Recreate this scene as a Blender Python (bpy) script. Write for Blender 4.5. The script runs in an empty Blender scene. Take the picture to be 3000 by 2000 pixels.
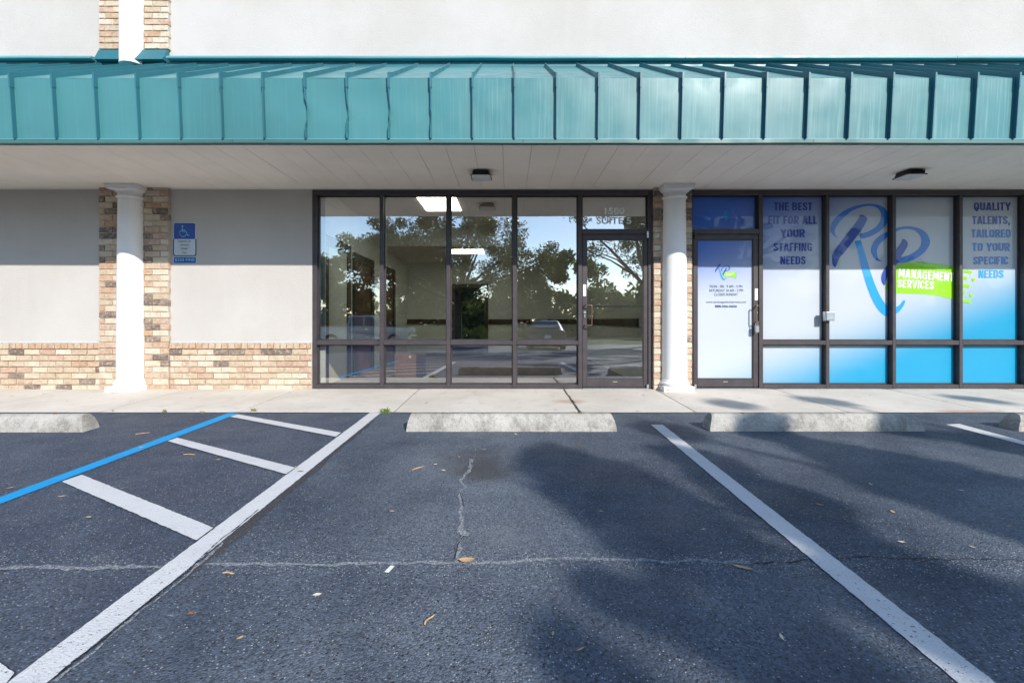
import bpy, bmesh, math, random
import numpy as np
from mathutils import Vector, Matrix, noise

random.seed(7)
NPR = np.random.default_rng(11)
scn = bpy.context.scene
col = scn.collection

# ------------------------------------------------------------------ camera, sky, sun, exposure
FPX, HX, HY = 1350.0, 1490.0, 938.0        # focal length and optical axis, in pixels of a 3000 x 2000 frame
CAMZ, YW, SLOPE = 0.957, 6.40, 0.028       # eye height over the shop floor, facade plane, fall of the lot
cam_d = bpy.data.cameras.new('camera')
cam = bpy.data.objects.new('camera', cam_d); col.objects.link(cam)
cam.location = (0, 0, CAMZ); cam.rotation_euler = (math.radians(90), 0, 0)
cam_d.sensor_width = 36.0; cam_d.lens = 36.0 * FPX / 3000.0
cam_d.shift_x = (1500 - HX) / 3000.0; cam_d.shift_y = -(1000 - HY) / 3000.0
cam_d.clip_start = 0.05; cam_d.clip_end = 1500
scn.camera = cam

SUN_TO = Vector((0.55, -1.0, 0.667)).normalized()
elev = math.asin(SUN_TO.z); azim = math.atan2(SUN_TO.x, SUN_TO.y)
world = bpy.data.worlds.new('World'); scn.world = world; world.use_nodes = True
wn = world.node_tree; wn.nodes.clear()
wo = wn.nodes.new('ShaderNodeOutputWorld'); wb = wn.nodes.new('ShaderNodeBackground')
sky = wn.nodes.new('ShaderNodeTexSky'); sky.sky_type = 'NISHITA'; sky.sun_disc = False
sky.sun_elevation = elev; sky.sun_rotation = azim; sky.altitude = 10; sky.air_density = 1.0; sky.dust_density = 0.2; sky.ozone_density = 1.6
wb.inputs['Strength'].default_value = 0.15
wn.links.new(sky.outputs[0], wb.inputs[0]); wn.links.new(wb.outputs[0], wo.inputs[0])

sun_d = bpy.data.lights.new('sun', 'SUN'); sun_d.energy = 3.2; sun_d.angle = math.radians(0.55); sun_d.color = (1.0, 0.945, 0.87)
sun = bpy.data.objects.new('sun', sun_d); col.objects.link(sun); sun.location = (12, -20, 16)
sun.rotation_euler = (-SUN_TO).to_track_quat('-Z', 'Y').to_euler()

vs = scn.view_settings
vs.view_transform = 'Standard'; vs.look = 'None'; vs.gamma = 1.0; vs.use_curve_mapping = False; vs.exposure = 0.88
scn.render.engine = 'CYCLES'
cy = scn.cycles
cy.use_denoising = True
cy.max_bounces = 6; cy.diffuse_bounces = 4; cy.glossy_bounces = 3; cy.transmission_bounces = 3; cy.transparent_max_bounces = 6; cy.use_adaptive_sampling = True; cy.adaptive_threshold = 0.015
cy.caustics_reflective = False; cy.caustics_refractive = False; cy.sample_clamp_indirect = 6.0
try:
    cy.denoiser = 'OPENIMAGEDENOISE'
except Exception:
    pass

# ------------------------------------------------------------------ measuring helpers
def P(u, v, y):
    """world point that shows at photo pixel (u, v) when it stands at depth y"""
    return Vector(((u - HX) * y / FPX, y, CAMZ + (HY - v) * y / FPX))
def X(u, y=YW): return (u - HX) * y / FPX
def Z(v, y=YW): return CAMZ + (HY - v) * y / FPX
def gz(y): return -SLOPE * (YW - y)
def G(u, v):
    """point on the sloping lot at photo pixel (u, v)"""
    b = (HY - v) / FPX
    y = (CAMZ + SLOPE * YW) / (SLOPE - b)
    return Vector(((u - HX) * y / FPX, y, gz(y)))

# ------------------------------------------------------------------ mesh helpers
class MB:
    def __init__(s): s.v = []; s.f = []
    def quad(s, a, b, c, d):
        n = len(s.v); s.v += [tuple(a), tuple(b), tuple(c), tuple(d)]; s.f.append((n, n+1, n+2, n+3)); return s
    def poly(s, pts):
        n = len(s.v); s.v += [tuple(p) for p in pts]; s.f.append(tuple(range(n, n+len(pts)))); return s
    def box(s, x0, x1, y0, y1, z0, z1):
        n = len(s.v)
        s.v += [(x0,y0,z0),(x1,y0,z0),(x1,y1,z0),(x0,y1,z0),(x0,y0,z1),(x1,y0,z1),(x1,y1,z1),(x0,y1,z1)]
        s.f += [tuple(n+i for i in q) for q in ((0,3,2,1),(4,5,6,7),(0,1,5,4),(1,2,6,5),(2,3,7,6),(3,0,4,7))]; return s
    def cbox(s, x0, x1, y0, y1, z0, z1, c=0.004):
        """box with chamfered edges: three nested rings top and bottom"""
        def ring(i, z): return [(x0+i,y0,z),(x1-i,y0,z),(x1,y0+i,z),(x1,y1-i,z),(x1-i,y1,z),(x0+i,y1,z),(x0,y1-i,z),(x0,y0+i,z)]
        def inr(z): return [(x0+c*1.6,y0+c,z),(x1-c*1.6,y0+c,z),(x1-c,y0+c*1.6,z),(x1-c,y1-c*1.6,z),(x1-c*1.6,y1-c,z),(x0+c*1.6,y1-c,z),(x0+c,y1-c*1.6,z),(x0+c,y0+c*1.6,z)]
        s.loft([inr(z0), ring(c, z0+c), ring(c, z1-c), inr(z1)], closed=True, caps=True); return s
    def loft(s, rings, closed=True, caps=False):
        n0 = len(s.v); m = len(rings[0])
        for r in rings: s.v += [tuple(p) for p in r]
        for i in range(len(rings)-1):
            for j in range(m if closed else m-1):
                a = n0+i*m+j; b = n0+i*m+(j+1) % m
                s.f.append((a, b, b+m, a+m))
        if caps:
            s.f.append(tuple(n0+j for j in reversed(range(m))))
            k = n0+(len(rings)-1)*m; s.f.append(tuple(k+j for j in range(m)))
        return s
    def lathe(s, prof, cx, cy, seg=40, caps=True):
        s.loft([[(cx+r*math.cos(2*math.pi*j/seg), cy+r*math.sin(2*math.pi*j/seg), z) for j in range(seg)] for r, z in prof], True, caps); return s
    def tube(s, pts, rad, seg=8, caps=True):
        pts = [Vector(p) for p in pts]
        rads = rad if isinstance(rad, (list, tuple)) else [rad]*len(pts)
        rings = []; up = None
        for i, p in enumerate(pts):
            t = (pts[min(i+1, len(pts)-1)] - pts[max(i-1, 0)]).normalized()
            if up is None:
                up = Vector((0,0,1)) if abs(t.z) < 0.9 else Vector((1,0,0))
            a = t.cross(up).normalized(); b = a.cross(t).normalized(); up = b
            rings.append([p + (a*math.cos(2*math.pi*k/seg) + b*math.sin(2*math.pi*k/seg))*rads[i] for k in range(seg)])
        s.loft(rings, True, caps); return s
    def extrude(s, pts, d):
        """closed polygon swept along vector d, capped"""
        d = Vector(d); a = [Vector(p) for p in pts]
        s.loft([a, [p+d for p in a]], True, True); return s
    def mesh(s, name, material=None, smooth=False):
        me = bpy.data.meshes.new(name); me.from_pydata(s.v, [], s.f)
        bm = bmesh.new(); bm.from_mesh(me); bmesh.ops.recalc_face_normals(bm, faces=bm.faces); bm.to_mesh(me); bm.free()
        if material: me.materials.append(material)
        if smooth:
            me.polygons.foreach_set('use_smooth', [True]*len(me.polygons))
            if smooth != 'all': me.set_sharp_from_angle(angle=math.radians(35))
        me.update(); return me

def link(name, me, parent=None, loc=None, label=None, kind=None):
    o = bpy.data.objects.new(name, me); col.objects.link(o)
    if parent is not None:
        o.parent = parent
        if parent.type == 'EMPTY' and parent.parent is None:
            o.matrix_parent_inverse = Matrix.Translation(-parent.location)
    if loc is not None: o.location = loc
    if label: o['label'] = label
    if kind: o['kind'] = kind
    return o
def part(name, mb, m, parent, smooth=False, label=None, kind=None):
    return link(name, mb.mesh(name, m, smooth), parent, None, label, kind)
def thing(name, loc, label, cat, group=None):
    o = bpy.data.objects.new(name, None); col.objects.link(o); o.location = loc
    o.empty_display_size = 0.2; o['label'] = label; o['category'] = cat
    if group: o['group'] = group
    return o
def tag(o, label, cat, group=None):
    o['label'] = label; o['category'] = cat
    if group: o['group'] = group
    return o
def struct(name, mb, m, smooth=False, parent=None):
    o = link(name, mb.mesh(name, m, smooth), parent); o['kind'] = 'structure'; return o

# ------------------------------------------------------------------ materials
class NT:
    """tiny node-tree writer"""
    def __init__(s, name):
        s.m = bpy.data.materials.new(name); s.m.use_nodes = True; s.t = s.m.node_tree; s.t.nodes.clear()
        s.out = s.t.nodes.new('ShaderNodeOutputMaterial'); s._co = None
    def n(s, typ, **kw):
        nd = s.t.nodes.new('ShaderNode'+typ)
        for k, v in kw.items(): setattr(nd, k, v)
        return nd
    def put(s, sock, v):
        if hasattr(v, 'is_linked') or isinstance(v, bpy.types.NodeSocket): s.t.links.new(v, sock)
        else:
            try: sock.default_value = v
            except Exception: sock.default_value = (*v, 1.0)
    def co(s, scale=(1,1,1), rnd=False):
        tc = s.n('TexCoord'); v = tc.outputs['Object']
        if rnd:
            oi = s.n('ObjectInfo'); sc = s.n('VectorMath', operation='SCALE'); sc.inputs['Scale'].default_value = 7.31
            s.put(sc.inputs[0], oi.outputs['Location'])
            ad = s.n('VectorMath', operation='ADD'); s.put(ad.inputs[0], v); s.put(ad.inputs[1], sc.outputs[0]); v = ad.outputs[0]
        if scale != (1,1,1):
            mp = s.n('VectorMath', operation='MULTIPLY'); s.put(mp.inputs[0], v); mp.inputs[1].default_value = scale; v = mp.outputs[0]
        return v
    def noise(s, scale, detail=3, rough=0.55, vec=None):
        nd = s.n('TexNoise'); nd.inputs['Scale'].default_value = scale; nd.inputs['Detail'].default_value = detail; nd.inputs['Roughness'].default_value = rough
        s.put(nd.inputs['Vector'], vec if vec is not None else s.co()); return nd.outputs['Fac']
    def voro(s, scale, vec=None, feature='F1', out='Distance', rand=1.0):
        nd = s.n('TexVoronoi', feature=feature); nd.inputs['Scale'].default_value = scale; nd.inputs['Randomness'].default_value = rand
        s.put(nd.inputs['Vector'], vec if vec is not None else s.co()); return nd.outputs[out]
    def ramp(s, fac, lo, hi, a=0.0, b=1.0, smooth=True):
        nd = s.n('MapRange'); nd.interpolation_type = 'SMOOTHSTEP' if smooth else 'LINEAR'
        s.put(nd.inputs['Value'], fac); s.put(nd.inputs['From Min'], lo); s.put(nd.inputs['From Max'], hi); s.put(nd.inputs['To Min'], a); s.put(nd.inputs['To Max'], b)
        return nd.outputs['Result']
    def math(s, op, a, b=0.0, clamp=False):
        nd = s.n('Math', operation=op, use_clamp=clamp); s.put(nd.inputs[0], a); s.put(nd.inputs[1], b); return nd.outputs[0]
    def mix(s, fac, a, b, blend='MIX'):
        nd = s.n('Mix', data_type='RGBA', blend_type=blend); s.put(nd.inputs[0], fac)
        s.put(nd.inputs[6], a if not isinstance(a, tuple) else (*a[:3], 1.0)); s.put(nd.inputs[7], b if not isinstance(b, tuple) else (*b[:3], 1.0))
        return nd.outputs[2]
    def xyz(s):
        sp = s.n('SeparateXYZ'); s.put(sp.inputs[0], s.co()); return sp.outputs
    def bump(s, h, strength, dist):
        nd = s.n('Bump'); nd.inputs['Strength'].default_value = strength; nd.inputs['Distance'].default_value = dist; s.put(nd.inputs['Height'], h); return nd.outputs[0]
    def bsdf(s, colr, rough=0.6, spec=0.5, normal=None, metal=0.0, **kw):
        b = s.n('BsdfPrincipled')
        s.put(b.inputs['Base Color'], colr if not isinstance(colr, tuple) else (*colr[:3], 1.0))
        s.put(b.inputs['Roughness'], rough); s.put(b.inputs['Specular IOR Level'], spec); s.put(b.inputs['Metallic'], metal)
        for k, v in kw.items(): s.put(b.inputs[k], v)
        if normal is not None: s.put(b.inputs['Normal'], normal)
        return b
    def done(s, shader):
        s.t.links.new(shader.outputs[0], s.out.inputs[0]); return s.m

def m_dust(name, c, lo=0.42, hi=0.58):
    t = NT(name); b = t.bsdf(c, 0.9, 0.2); tr = t.n('BsdfTransparent'); mx = t.n('MixShader')
    t.put(mx.inputs[0], t.ramp(t.noise(75, 5, 0.75), lo, hi)); t.put(mx.inputs[1], tr.outputs[0]); t.put(mx.inputs[2], b.outputs[0]); return t.done(mx)
def simple(name, c, rough=0.5, spec=0.5, metal=0.0, var=0.12, vs_=6.0, bump=0.0, bs=60.0, rnd=False, **kw):
    t = NT(name); v = t.co(rnd=rnd)
    nz = t.noise(vs_, 4, 0.6, v)
    f = t.ramp(nz, 0.3, 0.7)
    cc = t.mix(f, tuple(x*(1-var) for x in c), tuple(min(1, x*(1+var)) for x in c))
    nm = t.bump(t.noise(bs, 3, 0.6, v), bump, 0.004) if bump else None
    return t.done(t.bsdf(cc, rough, spec, nm, metal, **kw))

def m_stucco():
    t = NT('stucco')
    big = t.ramp(t.noise(0.9, 4, 0.6), 0.3, 0.72)
    str_ = t.ramp(t.noise(1.0, 4, 0.65, t.co((7, 7, 0.7))), 0.45, 0.8)
    c = t.mix(big, (0.45, 0.43, 0.405), (0.50, 0.482, 0.462))
    c = t.mix(t.math('MULTIPLY', str_, 0.38), c, (0.50, 0.475, 0.44))
    g = t.noise(120, 4, 0.7); g2 = t.noise(34, 3, 0.6, t.co((1, 1, 2.4)))
    c = t.mix(t.ramp(t.noise(5, 6, 0.7), 0.5, 0.8, 0, 0.25), c, (0.46, 0.435, 0.40))
    h = t.math('ADD', g, t.math('MULTIPLY', g2, 0.8))
    return t.done(t.bsdf(c, 0.9, 0.2, t.bump(h, 0.5, 0.006)))

def m_asphalt():
    t = NT('asphalt'); v = t.co(); xyz = t.xyz()
    big = t.ramp(t.noise(0.6, 6, 0.66), 0.34, 0.66); mid = t.ramp(t.noise(2.6, 6, 0.68), 0.34, 0.72)
    c = t.mix(big, (0.028, 0.040, 0.064), (0.082, 0.102, 0.132))
    c = t.mix(t.math('MULTIPLY', mid, 0.5), c, (0.098, 0.118, 0.146))
    seal = t.ramp(t.math('ADD', xyz[0], t.math('MULTIPLY', t.noise(1.5, 3), 0.06)), -1.46, -1.40, 1.0, 0.0)
    track = t.math('MAXIMUM', t.ramp(t.math('ABSOLUTE', t.math('ADD', xyz[0], 0.35)), 0.15, 0.75, 1.0, 0.0), t.ramp(t.math('ABSOLUTE', t.math('SUBTRACT', xyz[0], 2.9)), 0.2, 0.9, 1.0, 0.0))
    track = t.math('MULTIPLY', track, t.ramp(t.noise(0.8, 5, 0.65), 0.32, 0.62))
    c = t.mix(t.math('MULTIPLY', track, 0.6), c, (0.135, 0.155, 0.178))
    c = t.mix(t.math('MULTIPLY', seal, 0.75), c, t.mix(mid, (0.040, 0.052, 0.082), (0.060, 0.074, 0.104)))
    # every stone of the wearing course its own tone
    vn = t.n('TexVoronoi', feature='F1'); vn.inputs['Scale'].default_value = 125; t.put(vn.inputs['Vector'], v)
    sep = t.n('SeparateColor'); t.put(sep.inputs[0], vn.outputs['Color'])
    tone = t.ramp(sep.outputs[2], 0.0, 1.0, 0.55, 1.45, False)
    mul = t.n('VectorMath', operation='SCALE'); t.put(mul.inputs[0], c); t.put(mul.inputs['Scale'], tone); c = mul.outputs[0]
    # pale worn stones, many more along the long crack
    crack_y = t.math('ABSOLUTE', t.math('SUBTRACT', xyz[1], 2.06))
    near = t.ramp(crack_y, 0.02, 0.15, 0.22, 0.0)
    wear = t.math('MULTIPLY', t.ramp(t.noise(1.1, 4, 0.6), 0.42, 0.72), 0.13)
    thr = t.math('SUBTRACT', t.math('SUBTRACT', 0.94, near), wear)
    stone = t.math('MULTIPLY', t.math('GREATER_THAN', sep.outputs[0], thr), t.ramp(vn.outputs['Distance'], 0.42, 0.30))
    c = t.mix(t.math('MULTIPLY', stone, 0.85), c, t.mix(sep.outputs[1], (0.20, 0.21, 0.225), (0.50, 0.48, 0.45)))
    # open pores in the sealer
    pn = t.n('TexVoronoi', feature='F1'); pn.inputs['Scale'].default_value = 52; t.put(pn.inputs['Vector'], v)
    ps = t.n('SeparateColor'); t.put(ps.inputs[0], pn.outputs['Color'])
    pore = t.math('MULTIPLY', t.math('GREATER_THAN', ps.outputs[0], 0.55), t.ramp(pn.outputs['Distance'], 0.30, 0.14))
    c = t.mix(t.math('MULTIPLY', pore, 0.8), c, (0.014, 0.016, 0.021))
    def spot(px, py, r0, r1):
        dx = t.math('SUBTRACT', xyz[0], px); dy = t.math('MULTIPLY', t.math('SUBTRACT', xyz[1], py), 0.8)
        rr = t.math('SQRT', t.math('ADD', t.math('MULTIPLY', dx, dx), t.math('MULTIPLY', dy, dy)))
        rr = t.math('ADD', rr, t.math('MULTIPLY', t.math('SUBTRACT', t.noise(3.2, 5, 0.65), 0.5), 0.6))
        return t.ramp(rr, r0, r1, 1.0, 0.0)
    c = t.mix(t.math('MULTIPLY', spot(-0.12, 3.2, 0.0, 0.28), 0.6), c, (0.024, 0.024, 0.023))       # old oil drip
    c = t.mix(t.math('MULTIPLY', spot(-0.28, 3.35, 0.08, 0.34), 0.45), c, (0.060, 0.054, 0.052))
    c = t.mix(t.math('MULTIPLY', spot(0.0, 2.28, 0.0, 0.22), 0.35), c, (0.19, 0.20, 0.21))          # scuffed patch
    h = t.math('ADD', t.math('MULTIPLY', t.math('SUBTRACT', 1.0, vn.outputs['Distance']), 0.6), t.math('MULTIPLY', t.noise(260, 2, 0.6), 0.5))
    h = t.math('ADD', h, t.math('MULTIPLY', t.noise(14, 3, 0.6), 1.0))
    h = t.math('SUBTRACT', h, t.math('MULTIPLY', pore, 1.0))
    rough = t.ramp(t.noise(2.0, 3), 0.3, 0.7, 0.62, 0.8)
    return t.done(t.bsdf(c, rough, 0.4, t.bump(h, 0.8, 0.007)))

def m_paint(name, c):
    t = NT(name); v = t.co()
    wear = t.ramp(t.noise(48, 5, 0.75), 0.60, 0.65)
    near = t.ramp(t.xyz()[1], 1.6, 2.6, 1.0, 0.25)
    fac = t.math('MULTIPLY', wear, near)
    dirt = t.ramp(t.noise(5, 5, 0.65), 0.4, 0.75, 0.0, 0.28)
    cc = t.mix(dirt, c, tuple(x*0.66 for x in c))
    cc = t.mix(fac, cc, (0.035, 0.038, 0.045))
    pit = t.ramp(t.voro(60, v), 0.20, 0.08); cc = t.mix(t.math('MULTIPLY', t.math('MULTIPLY', pit, near), 0.7), cc, (0.05, 0.055, 0.06))
    return t.done(t.bsdf(cc, 0.7, 0.35, t.bump(t.math('ADD', t.math('MULTIPLY', t.voro(125, v), -0.6), t.noise(14, 3)), 0.5, 0.006)))

def m_concrete(name, a, b, dirt=(0.16, 0.15, 0.13), amt=0.5, rust=False, rnd=False):
    t = NT(name); v = t.co(rnd=rnd)
    c = t.mix(t.ramp(t.noise(1.3, 5, 0.6, v), 0.3, 0.7), a, b)
    st = t.ramp(t.noise(6, 6, 0.7, v), 0.52, 0.78)
    c = t.mix(t.math('MULTIPLY', st, amt), c, dirt)
    c = t.mix(t.ramp(t.noise(140, 2, 0.6, v), 0.62, 0.75, 0, 0.35), c, (0.2, 0.19, 0.17))
    if rust:
        xyz = t.xyz()
        def spot(px, py, sx, sy):
            dx = t.math('MULTIPLY', t.math('SUBTRACT', xyz[0], px), 1/sx); dy = t.math('MULTIPLY', t.math('SUBTRACT', xyz[1], py), 1/sy)
            rr = t.math('SQRT', t.math('ADD', t.math('MULTIPLY', dx, dx), t.math('MULTIPLY', dy, dy)))
            rr = t.math('ADD', rr, t.math('MULTIPLY', t.math('SUBTRACT', t.noise(4, 4, 0.6), 0.5), 0.9))
            return t.ramp(rr, 0.2, 1.0, 1.0, 0.0)
        c = t.mix(t.math('MULTIPLY', spot(0.74, 5.55, 0.30, 0.16), 0.6), c, (0.36, 0.20, 0.11))
        c = t.mix(t.math('MULTIPLY', spot(5.0, 5.02, 0.55, 0.09), 0.65), c, (0.42, 0.22, 0.16))
    h = t.math('ADD', t.noise(160, 3, 0.7, v), t.math('MULTIPLY', t.noise(25, 4, 0.6, v), 1.2))
    return t.done(t.bsdf(c, 0.85, 0.3, t.bump(h, 0.45, 0.006)))

def m_stop():
    t = NT('wheel_stop_concrete'); v = t.co()
    c = t.mix(t.ramp(t.noise(2.5, 5, 0.65), 0.3, 0.7), (0.36, 0.345, 0.31), (0.49, 0.47, 0.43))
    st = t.ramp(t.noise(1.0, 6, 0.75, t.co((6.5, 2, 5))), 0.42, 0.66); c = t.mix(t.math('MULTIPLY', st, 0.65), c, (0.13, 0.125, 0.11))
    st2 = t.ramp(t.noise(22, 5, 0.75), 0.50, 0.72); c = t.mix(t.math('MULTIPLY', st2, 0.5), c, (0.20, 0.19, 0.165))
    ag = t.voro(150, v, 'F1', 'Color'); sp = t.n('SeparateColor'); t.put(sp.inputs[0], ag); c = t.mix(t.math('MULTIPLY', t.math('GREATER_THAN', sp.outputs[0], 0.86), 0.5), c, t.mix(sp.outputs[1], (0.12, 0.11, 0.10), (0.62, 0.60, 0.55)))
    h = t.math('ADD', t.noise(150, 3, 0.7), t.math('MULTIPLY', t.noise(35, 4, 0.65), 1.4))
    return t.done(t.bsdf(c, 0.9, 0.25, t.bump(h, 0.7, 0.008)))
def m_brick(name, a, b, dk):
    t = NT(name); v = t.co(rnd=True); oi = t.n('ObjectInfo')
    c = t.mix(oi.outputs['Random'], a, b)
    c = t.mix(t.ramp(t.noise(15, 5, 0.75, v), 0.42, 0.68, 0, 0.8), c, dk)
    c = t.mix(t.ramp(t.noise(26, 4, 0.65, v), 0.48, 0.72, 0, 0.6), c, (0.63, 0.55, 0.44))
    h = t.math('ADD', t.noise(45, 5, 0.7, v), t.math('MULTIPLY', t.noise(140, 2, 0.6, v), 0.5))
    return t.done(t.bsdf(c, 0.9, 0.25, t.bump(h, 0.8, 0.012)))

def m_teal(name, c, rough=0.38, streak=True):
    t = NT(name)
    big = t.ramp(t.noise(0.7, 4, 0.6), 0.3, 0.7)
    cc = t.mix(big, tuple(x*0.9 for x in c), tuple(x*1.12 for x in c))
    if streak:
        s1 = t.ramp(t.noise(1.0, 4, 0.7, t.co((38, 4, 0.9))), 0.45, 0.75)
        chalk_sheen = t.ramp(t.math('ADD', t.math('MULTIPLY', t.xyz()[0], 0.08), t.noise(0.5, 3, 0.5)), 0.3, 0.9, 0.06, 0.38)  # pale streaks strengthen to the right, painting in the gloss sheen there
        cc = t.mix(t.math('MULTIPLY', s1, chalk_sheen), cc, (0.30, 0.50, 0.50))
    r = t.ramp(t.noise(4, 4), 0.3, 0.7, rough-0.06, rough+0.1)
    return t.done(t.bsdf(cc, r, 0.5))

def m_glass():
    t = NT('window_glass')
    fr = t.n('Fresnel'); fr.inputs['IOR'].default_value = 1.55
    fac = t.math('ADD', t.math('MULTIPLY', fr.outputs[0], 1.4), 0.32, True)
    wav = t.bump(t.noise(1.1, 2, 0.5), 0.05, 0.02)
    tr = t.n('BsdfTransparent'); tr.inputs[0].default_value = (0.88, 0.88, 0.82, 1)
    gl = t.n('BsdfAnisotropic' if False else 'BsdfGlossy'); gl.inputs['Roughness'].default_value = 0.0; gl.inputs[0].default_value = (0.95, 0.97, 1.0, 1)
    t.put(gl.inputs['Normal'], wav)
    mx = t.n('MixShader'); t.put(mx.inputs[0], fac); t.put(mx.inputs[1], tr.outputs[0]); t.put(mx.inputs[2], gl.outputs[0])
    return t.done(mx)

def m_film():
    t = NT('printed_window_film'); x, y, z = t.xyz()
    cy_ = t.math('ADD', t.math('MULTIPLY', t.math('SUBTRACT', x, 4.6), 0.36), t.math('MULTIPLY', t.math('SUBTRACT', 1.06, z), 0.95))
    cy_ = t.ramp(cy_, 0.0, 1.0, 0.03, 1.0)
    bl = t.math('ADD', t.math('MULTIPLY', t.math('SUBTRACT', z, 1.6), 0.55), t.math('MULTIPLY', t.math('SUBTRACT', 4.2, x), 0.35))
    bl = t.math('MULTIPLY', t.ramp(bl, -0.15, 1.0), t.ramp(z, 1.1, 1.9))
    c = t.mix(cy_, (0.46, 0.50, 0.545), (0.0, 0.27, 0.48))
    c = t.mix(bl, c, (0.012, 0.11, 0.52))
    return t.done(t.bsdf(c, 0.5, 0.4, **{'Coat Weight': 0.4, 'Coat Roughness': 0.01, 'Coat IOR': 1.5}))

def m_print(name, c):
    t = NT(name)
    return t.done(t.bsdf(c, 0.5, 0.4, **{'Coat Weight': 0.4, 'Coat Roughness': 0.01, 'Coat IOR': 1.5}))

def m_leaf(name, a, b, rough=0.45, trans=0.0):
    t = NT(name); gi = t.n('NewGeometry')
    c = t.mix(gi.outputs['Random Per Island'], a, b)
    bs = t.bsdf(c, rough, 0.4)
    if trans:
        tl = t.n('BsdfTranslucent'); t.put(tl.inputs[0], t.mix(0.5, c, (0.25, 0.32, 0.05)))
        mx = t.n('MixShader'); mx.inputs[0].default_value = trans; t.put(mx.inputs[1], bs.outputs[0]); t.put(mx.inputs[2], tl.outputs[0]); return t.done(mx)
    return t.done(bs)

def m_white_paint(name='white_column_paint', chip=False):
    t = NT(name)
    c = t.mix(t.ramp(t.noise(2.2, 5, 0.65), 0.45, 0.8, 0, 0.5), (0.80, 0.80, 0.80), (0.66, 0.655, 0.64))
    c = t.mix(t.ramp(t.noise(16, 6, 0.75), 0.60, 0.74, 0, 0.5), c, (0.42, 0.40, 0.37))
    if chip:
        z = t.xyz()[2]
        ch = t.ramp(t.noise(9, 5, 0.6, t.co((1, 1, 3.5))), 0.60, 0.63)
        c = t.mix(ch, c, t.mix(t.noise(30, 3), (0.30, 0.10, 0.05), (0.5, 0.26, 0.14)))
    return t.done(t.bsdf(c, 0.5, 0.45, t.bump(t.noise(60, 3), 0.12, 0.003)))

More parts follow.
